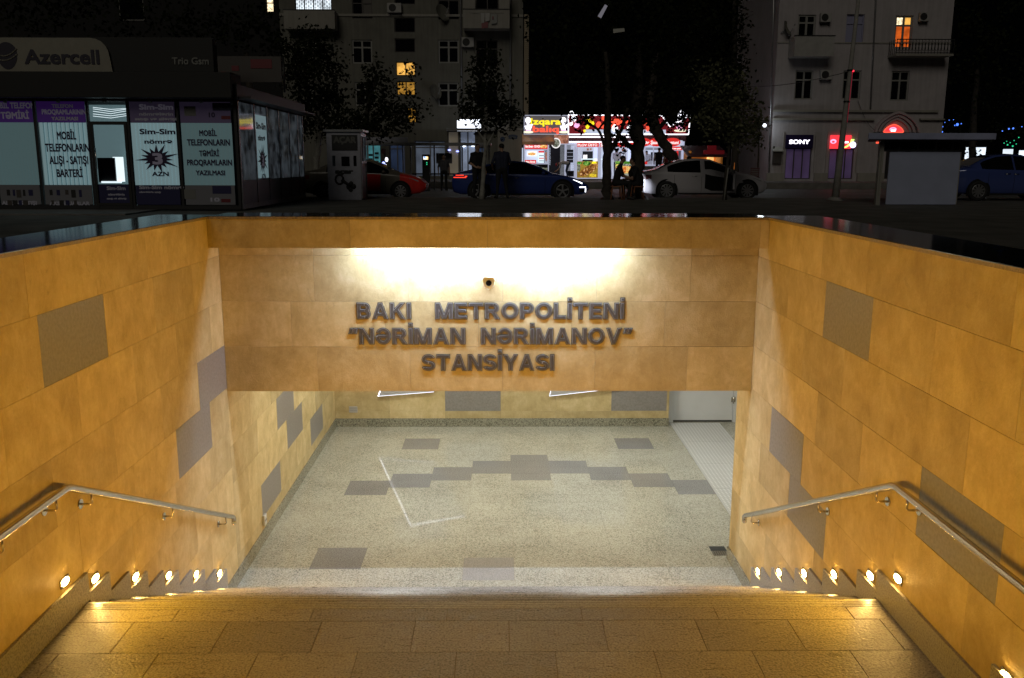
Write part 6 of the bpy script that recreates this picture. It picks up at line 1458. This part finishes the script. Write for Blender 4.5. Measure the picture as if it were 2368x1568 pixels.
a_, b_ = 2.36*k, 3.42*k
pt('door_opening', a_, b_, lambda x: .33+.10*max(0, 1-(x-a_)/.25), lambda x: st_(x)[3]-.07, 'well', .006, 14)
yb_ = -side_(b_, .6); z_ = st_(b_)[2]
A = Matrix.Translation((b_-.02, yb_-.02, 0)) @ Matrix.Rotation(R(78), 4, 'Z')
mb = MB(); mb.prism([A @ Vector(p) for p in ((0, 0, .36), (-1.02, 0, .42), (-1.06, 0, .95), (-.02, 0, .93))], A.to_3x3() @ Vector((0, .07, 0))); dr = mb.build('open_door', 'whitepaintcar', wc)
mb = MB(); mb.prism([A @ Vector(p) for p in ((-.06, .02, .952), (-1.05, .02, .972), (-.98, .02, 1.38), (-.62, .02, 1.34))], A.to_3x3() @ Vector((0, .02, 0))); mb.build('door_window', 'carglass', dr)
mb = MB(); mb.tube([(.16*k, -.45, .27), (-.03, -.46, .26)], .045, 10); mb.build('exhaust_pipe', 'black', wc)
mb = MB(); mb.ell((1.92*k, -.05, 1.53), (.10, .03, .06), 8, 6); mb.build('roof_aerial', 'well', wc)
# spot added for the blue car's headlight, turned aside onto the white bumper
M['bumperglow'] = emit('white_bumper_glow', (.86, .92, 1), 9)  # emissive white strips on both rear corners
for s_ in (-1, 1): pt('bumper_glow', .02*k, .12*k, lambda x: .70, lambda x: .73, 'bumperglow', .012, 3, s_)
l_ = bpy.data.lights.new('headlight_beam', 'SPOT'); l_.energy = 600; l_.color = (.84, .90, 1); l_.spot_size = R(25); l_.spot_blend = .6; l_.shadow_soft_size = .05; lo_ = bpy.data.objects.new('headlight_beam', l_); COL.objects.link(lo_); lo_.parent = pc; lo_.location = Vector((at(1366, 430, CY-.6).x+.03, CY-.40, .60))-pc.location; lo_.rotation_euler = Vector((1, .62, -.08)).to_track_quat('-Z', 'Y').to_euler()
dc, k, side_, st_, L, pt = car('sedan', 'glossy dark blue sedan at the right edge beside the stall', 2203, 2500, 29.6, SED, 'darkpaint', (.92, 3.8), .33, 1.06, spokes=10, z0=ZG, tail='darkpaint', win=(1.0, 2.15, 2.22, 3.4))

# ---------------- people
M['skin'] = mat('skin', (.42, .25, .17), .5); M['hairblack'] = mat('black_hair', (.012, .010, .009), .6); M['navyshirt'] = mat('dark_navy_shirt', (.02, .024, .05), .8); M['darkcloth'] = mat('dark_cloth', (.014, .014, .016), .85); M['jeans'] = mat('blue_jeans', (.05, .08, .16), .8); M['whitecloth'] = mat('white_cloth', (.70, .70, .72), .8); M['shoe'] = mat('dark_shoe', (.02, .018, .016), .5); M['greycloth'] = mat('grey_cloth', (.10, .10, .11), .8); M['redcap'] = mat('red_cap', (.45, .03, .04), .7)
BASE = dict(pelvis=(0, 0, .96), chest=(0, 0, 1.30), neck=(0, 0, 1.48), head=(0, -.02, 1.635), shL=(-.19, 0, 1.42), shR=(.19, 0, 1.42), elL=(-.27, .03, 1.14), elR=(.27, .03, 1.14), wrL=(-.28, -.06, .90), wrR=(.28, -.06, .90), haL=(-.28, -.09, .80), haR=(.28, -.09, .80),
            hipL=(-.095, 0, .92), hipR=(.095, 0, .92), knL=(-.11, -.02, .50), knR=(.11, -.02, .50), anL=(-.12, .03, .09), anR=(.12, .03, .09), toL=(-.14, -.15, .04), toR=(.14, -.15, .04))
def person(label, loc, rz, cols, pose=None, hscale=1.0, hat=None, hair='hairblack', group=None, fat=1.0, vox=.014):
    """one continuous body grown round a skeleton; cols = (shirt, trousers, sleeves)"""
    J = {k: Vector(v) for k, v in {**BASE, **(pose or {})}.items()}; caps = []
    def cap(a, b, ra, rb, m_): caps.append((J[a] if isinstance(a, str) else a, J[b] if isinstance(b, str) else b, ra, rb, m_))
    up_ = (J['chest']-J['pelvis']).normalized(); hd = (J['head']-J['neck']).normalized(); acr = (J['shR']-J['shL']).normalized(); fwd_ = up_.cross(acr).normalized()*-1
    sk = 0; sh = 1; tr = 2; so_ = 3
    for o_ in (-.075, 0, .075):
        cap(J['pelvis']+acr*o_, J['chest']+acr*o_*1.3, .105*fat, .115*fat, sh)
        cap(J['pelvis']-up_*.03+acr*o_*.9, J['pelvis']+up_*.05+acr*o_*.9, .108*fat, .105*fat, tr)
    cap('shL', 'shR', .075, .075, sh); cap(J['neck']-up_*.01, J['shL']*.6+J['neck']*.4, .062, .06, sh); cap(J['neck']-up_*.01, J['shR']*.6+J['neck']*.4, .062, .06, sh); cap('chest', 'neck', .10, .055, sh); cap('neck', 'head', .060, .062, sk)
    cap(J['head']-hd*.05+fwd_*.01, J['head']-hd*.03+fwd_*.015, .058, .068, sk); cap(J['head']+hd*.02, J['head']+hd*.035, .080, .082, sk)
    cap(J['head']+fwd_*.085, J['head']+fwd_*.095-hd*.02, .014, .018, sk)
    for s_ in (-1, 1): cap(J['head']+acr*s_*.078-hd*.02, J['head']+acr*s_*.08+hd*.02, .016, .018, sk)
    for s_ in 'LR':
        cap('sh'+s_, 'el'+s_, .058, .045, 4); m2 = J['el'+s_].lerp(J['wr'+s_], .5); cap('el'+s_, 'wr'+s_, .044, .028, sk); cap('hip'+s_, 'kn'+s_, .092*fat, .062, tr); cap('kn'+s_, 'an'+s_, .062, .042, tr); cap('an'+s_, 'to'+s_, .045, .036, so_); cap(J['an'+s_]-Vector((0, 0, .03)), J['an'+s_]-Vector((0, 0, .04)), .044, .04, so_)
        hv = (J['ha'+s_]-J['wr'+s_]); hl_ = hv.length; hv.normalize(); sd_ = hv.cross(acr); sd_ = sd_.normalized() if sd_.length > .1 else fwd_
        pm = J['wr'+s_]+hv*.05; cap('wr'+s_, pm, .026, .034, sk)
        for q, (o_, ln) in enumerate(((-.030, .075), (-.010, .088), (.011, .082), (.030, .066))):
            b0 = pm+hv*.025+sd_*o_; b1 = b0+hv*ln*.55; b2 = b1+(hv*.7-acr*(.4 if s_ == 'R' else -.4)).normalized()*ln*.45; cap(b0, b1, .0115, .0105, sk); cap(b1, b2, .0105, .009, sk)
        cap(J['wr'+s_]+hv*.02+sd_*.022, J['wr'+s_]+hv*.06+sd_*.06, .013, .010, sk)
    mb = MB()
    for a, b, ra, rb, m_ in caps:
        d = b-a; ln = d.length
        if ln < 1e-4: mb.ell(a, (ra,)*3, 10, 8); continue
        q = d/ln; pts = []; rad = []
        for i in range(5): f = PI/2*i/4; pts.append(a-q*ra*math.cos(f)); rad.append(max(ra*math.sin(f), .001))
        for i in range(4, -1, -1): f = PI/2*i/4; pts.append(b+q*rb*math.cos(f)); rad.append(max(rb*math.sin(f), .001))
        mb.tube(pts, rad, 12)
    tmp = mb.build('tmp', 'skin'); md = tmp.modifiers.new('r', 'REMESH'); md.mode = 'VOXEL'; md.voxel_size = vox; md.use_smooth_shade = True; s2 = tmp.modifiers.new('s', 'SMOOTH'); s2.iterations = 2; s2.factor = .4
    me = bpy.data.meshes.new_from_object(tmp.evaluated_get(bpy.context.evaluated_depsgraph_get())); old = tmp.data; bpy.data.objects.remove(tmp); bpy.data.meshes.remove(old)
    import numpy as np
    nf = len(me.polygons); ce = np.zeros(nf*3); me.polygons.foreach_get('center', ce); ce = ce.reshape(-1, 3); best = np.full(nf, 1e9); mi = np.zeros(nf, int)
    for a, b, ra, rb, m_ in caps:
        a_ = np.array(a); d = np.array(b)-a_; dd = max(d@d, 1e-9); f = np.clip(((ce-a_)@d)/dd, 0, 1); ds = np.linalg.norm(ce-a_-f[:, None]*d, axis=1)-(ra+(rb-ra)*f); u = ds < best; best[u] = ds[u]; mi[u] = m_
    me.materials.clear()
    for q in ('skin', cols[0], cols[1], 'shoe', cols[2] if len(cols) > 2 else cols[0]): me.materials.append(M[q])
    me.polygons.foreach_set('material_index', mi.tolist()); me.polygons.foreach_set('use_smooth', [True]*nf)
    t = thing('person', label, 'person', group, loc, rz); t.scale = (hscale,)*3
    o = bpy.data.objects.new('body', me); COL.objects.link(o); o.parent = t
    Q = Matrix((acr, fwd_*-1, hd)).transposed().to_4x4(); c = J['head']
    mb = MB(); mb.ell(c+hd*.04-fwd_*.02, (.088, .094, .080), 14, 8, Q); mb.build('hair', M[hair], t)
    for s_ in (-1, 1): mb = MB(); mb.ell(c+fwd_*.079+acr*s_*.032+hd*.012, (.011, .008, .008), 8, 6, Q); mb.build('eye', 'black', t)
    if hat:
        mb = MB(); mb.ell(c+hd*.062, (.098, .105, .075 if hat == 'redcap' else .13), 14, 8, Q)
        if hat == 'redcap': mb.ell(c+hd*.05+fwd_*.10, (.075, .08, .012), 12, 6, Q)
        mb.build('cap' if hat == 'redcap' else 'cook_hat', M[hat], t)
    return t
def gp(x, Y, z): p = at(x, 450, Y); return (p.x, Y, z)
person('man in a dark navy shirt standing with his back turned beside the blue car', gp(1160, 30.7, ZG), PI+.25, ('navyshirt', 'darkcloth'), dict(elL=(-.30, -.02, 1.15), wrL=(-.20, -.22, 1.05), haL=(-.12, -.28, 1.06), elR=(.32, .04, 1.15), wrR=(.26, -.16, .98), haR=(.22, -.24, .92), knL=(-.14, -.03, .5), anL=(-.19, .03, .09), toL=(-.23, -.14, .04), knR=(.13, 0, .5), anR=(.17, .06, .09), toR=(.2, -.12, .04)), 1.06, fat=1.18)
person('man all in black standing behind the pale trunk of the young tree', gp(1104, 31.0, ZG), .6, ('darkcloth', 'darkcloth'), dict(wrL=(-.16, -.2, 1.0), haL=(-.06, -.24, 1.0)), 1.05, fat=1.1)
person('person waiting inside the bus shelter, seen through the glass', gp(1027, 43.6, ZR), .2, ('greycloth', 'darkcloth'), None, .98)
SIT = dict(pelvis=(0, 0, .55), chest=(0, -.10, .90), neck=(0, -.15, 1.08), head=(0, -.21, 1.23), shL=(-.19, -.12, 1.01), shR=(.19, -.12, 1.01), elL=(-.24, -.22, .74), elR=(.24, -.22, .74), wrL=(-.13, -.42, .66), wrR=(.13, -.42, .66), haL=(-.08, -.5, .64), haR=(.08, -.5, .64), hipL=(-.10, -.02, .52), hipR=(.10, -.02, .52), knL=(-.14, -.46, .52), knR=(.14, -.46, .52), anL=(-.14, -.40, .09), anR=(.14, -.44, .09), toL=(-.15, -.58, .04), toR=(.15, -.62, .04))
person('person sitting on a stool between the tree trunks, facing right', gp(1423, 30.1, ZG), PI/2-.2, ('darkcloth', 'darkcloth'), SIT, 1.08)
person('person sitting on a stool before the thick trunk, facing left', gp(1474, 30.2, ZG), -PI/2+.15, ('darkcloth', 'darkcloth'), {**SIT, 'anR': (.14, -.12, .09), 'toR': (.16, -.28, .04), 'knR': (.14, -.42, .50)}, 1.02)
def stool(x, Y, label):
    t = thing('stool', label, 'stool', 'stools under the trees', gp(x, Y, ZG)); mb = MB(); mb.box(-.17, .17, -.17, .17, .42, .455); bevel(mb.build('seat', 'wood', t), .008)
    for sx in (-1, 1):
        for sy_ in (-1, 1): mb = MB(); mb.tube([(sx*.19, sy_*.19, 0), (sx*.13, sy_*.13, .419)], .02, 6); mb.build('leg', 'wood', t)
stool(1424, 30.1, 'wooden stool under the person facing right'); stool(1475, 30.2, 'wooden stool under the person facing left')
t = thing('low_table', 'low table with orange wooden legs between the two seated people', 'table', loc=gp(1449, 30.1, ZG)); mb = MB(); mb.box(-.18, .18, -.25, .25, .50, .53); mb.build('table_top', 'darkmetal', t)
for sx in (-1, 1):
    for sy_ in (-1, 1): mb = MB(); mb.tube([(sx*.10, sy_*.2, 0), (sx*.15, sy_*.2, .499)], .018, 6); mb.build('leg', 'wood', t)
BEND = dict(pelvis=(0, .18, .93), chest=(0, -.15, .98), neck=(0, -.33, .93), head=(0, -.47, .88), shL=(-.19, -.26, .94), shR=(.19, -.26, .94), elL=(-.22, -.32, .66), elR=(.22, -.32, .66), wrL=(-.18, -.50, .48), wrR=(.18, -.50, .48), haL=(-.16, -.60, .42), haR=(.16, -.60, .42), hipL=(-.1, .18, .88), hipR=(.1, .18, .88), knL=(-.11, .08, .48), knR=(.11, .08, .48), anL=(-.12, .2, .09), anR=(.12, .2, .09), toL=(-.13, .02, .04), toR=(.13, .02, .04))
person('worker in a white shirt and red cap bending forward at the grill shop door', gp(1306, SY-.7, ZP+.06), -PI/2, ('whitecloth', 'jeans'), BEND, 1.0, hat='redcap')
person('cook in white with his back turned, behind the glass near the forked tree', gp(1424, SY+.55, ZP+.1), PI, ('whitecloth', 'greycloth'), None, 1.02)
person('cook in a tall white hat inside the right hand shop', gp(1530, SY+.55, ZP+.1), .4, ('whitecloth', 'whitecloth'), dict(wrL=(-.2, -.3, 1.1), haL=(-.2, -.38, 1.12), wrR=(.24, -.28, 1.12), haR=(.26, -.36, 1.14)), 1.03, hat='whitecloth')
person('cook in white bending over the counter of the right hand shop', gp(1498, SY+.6, ZP+.1), -.7, ('whitecloth', 'whitecloth'), dict(chest=(0, -.12, 1.26), neck=(0, -.22, 1.40), head=(0, -.30, 1.52), shL=(-.19, -.18, 1.34), shR=(.19, -.18, 1.34), elL=(-.25, -.28, 1.1), elR=(.25, -.28, 1.1), wrL=(-.2, -.48, 1.0), wrR=(.2, -.48, 1.0), haL=(-.18, -.56, 1.0), haR=(.18, -.56, 1.0)), 1.02)
person('customer in a black vest and white sleeves standing before the right hand shop', gp(1521, SY-1.6, ZP+.06), PI-.3, ('darkcloth', 'darkcloth', 'whitecloth'), dict(elL=(-.33, .06, 1.16), wrL=(-.28, -.04, .92), haL=(-.27, -.06, .82)), 1.06)
person('customer in dark red standing half behind the leaning trunk', gp(1540, SY-1.3, ZP+.06), PI+.4, ('red', 'jeans'), None, 1.0)
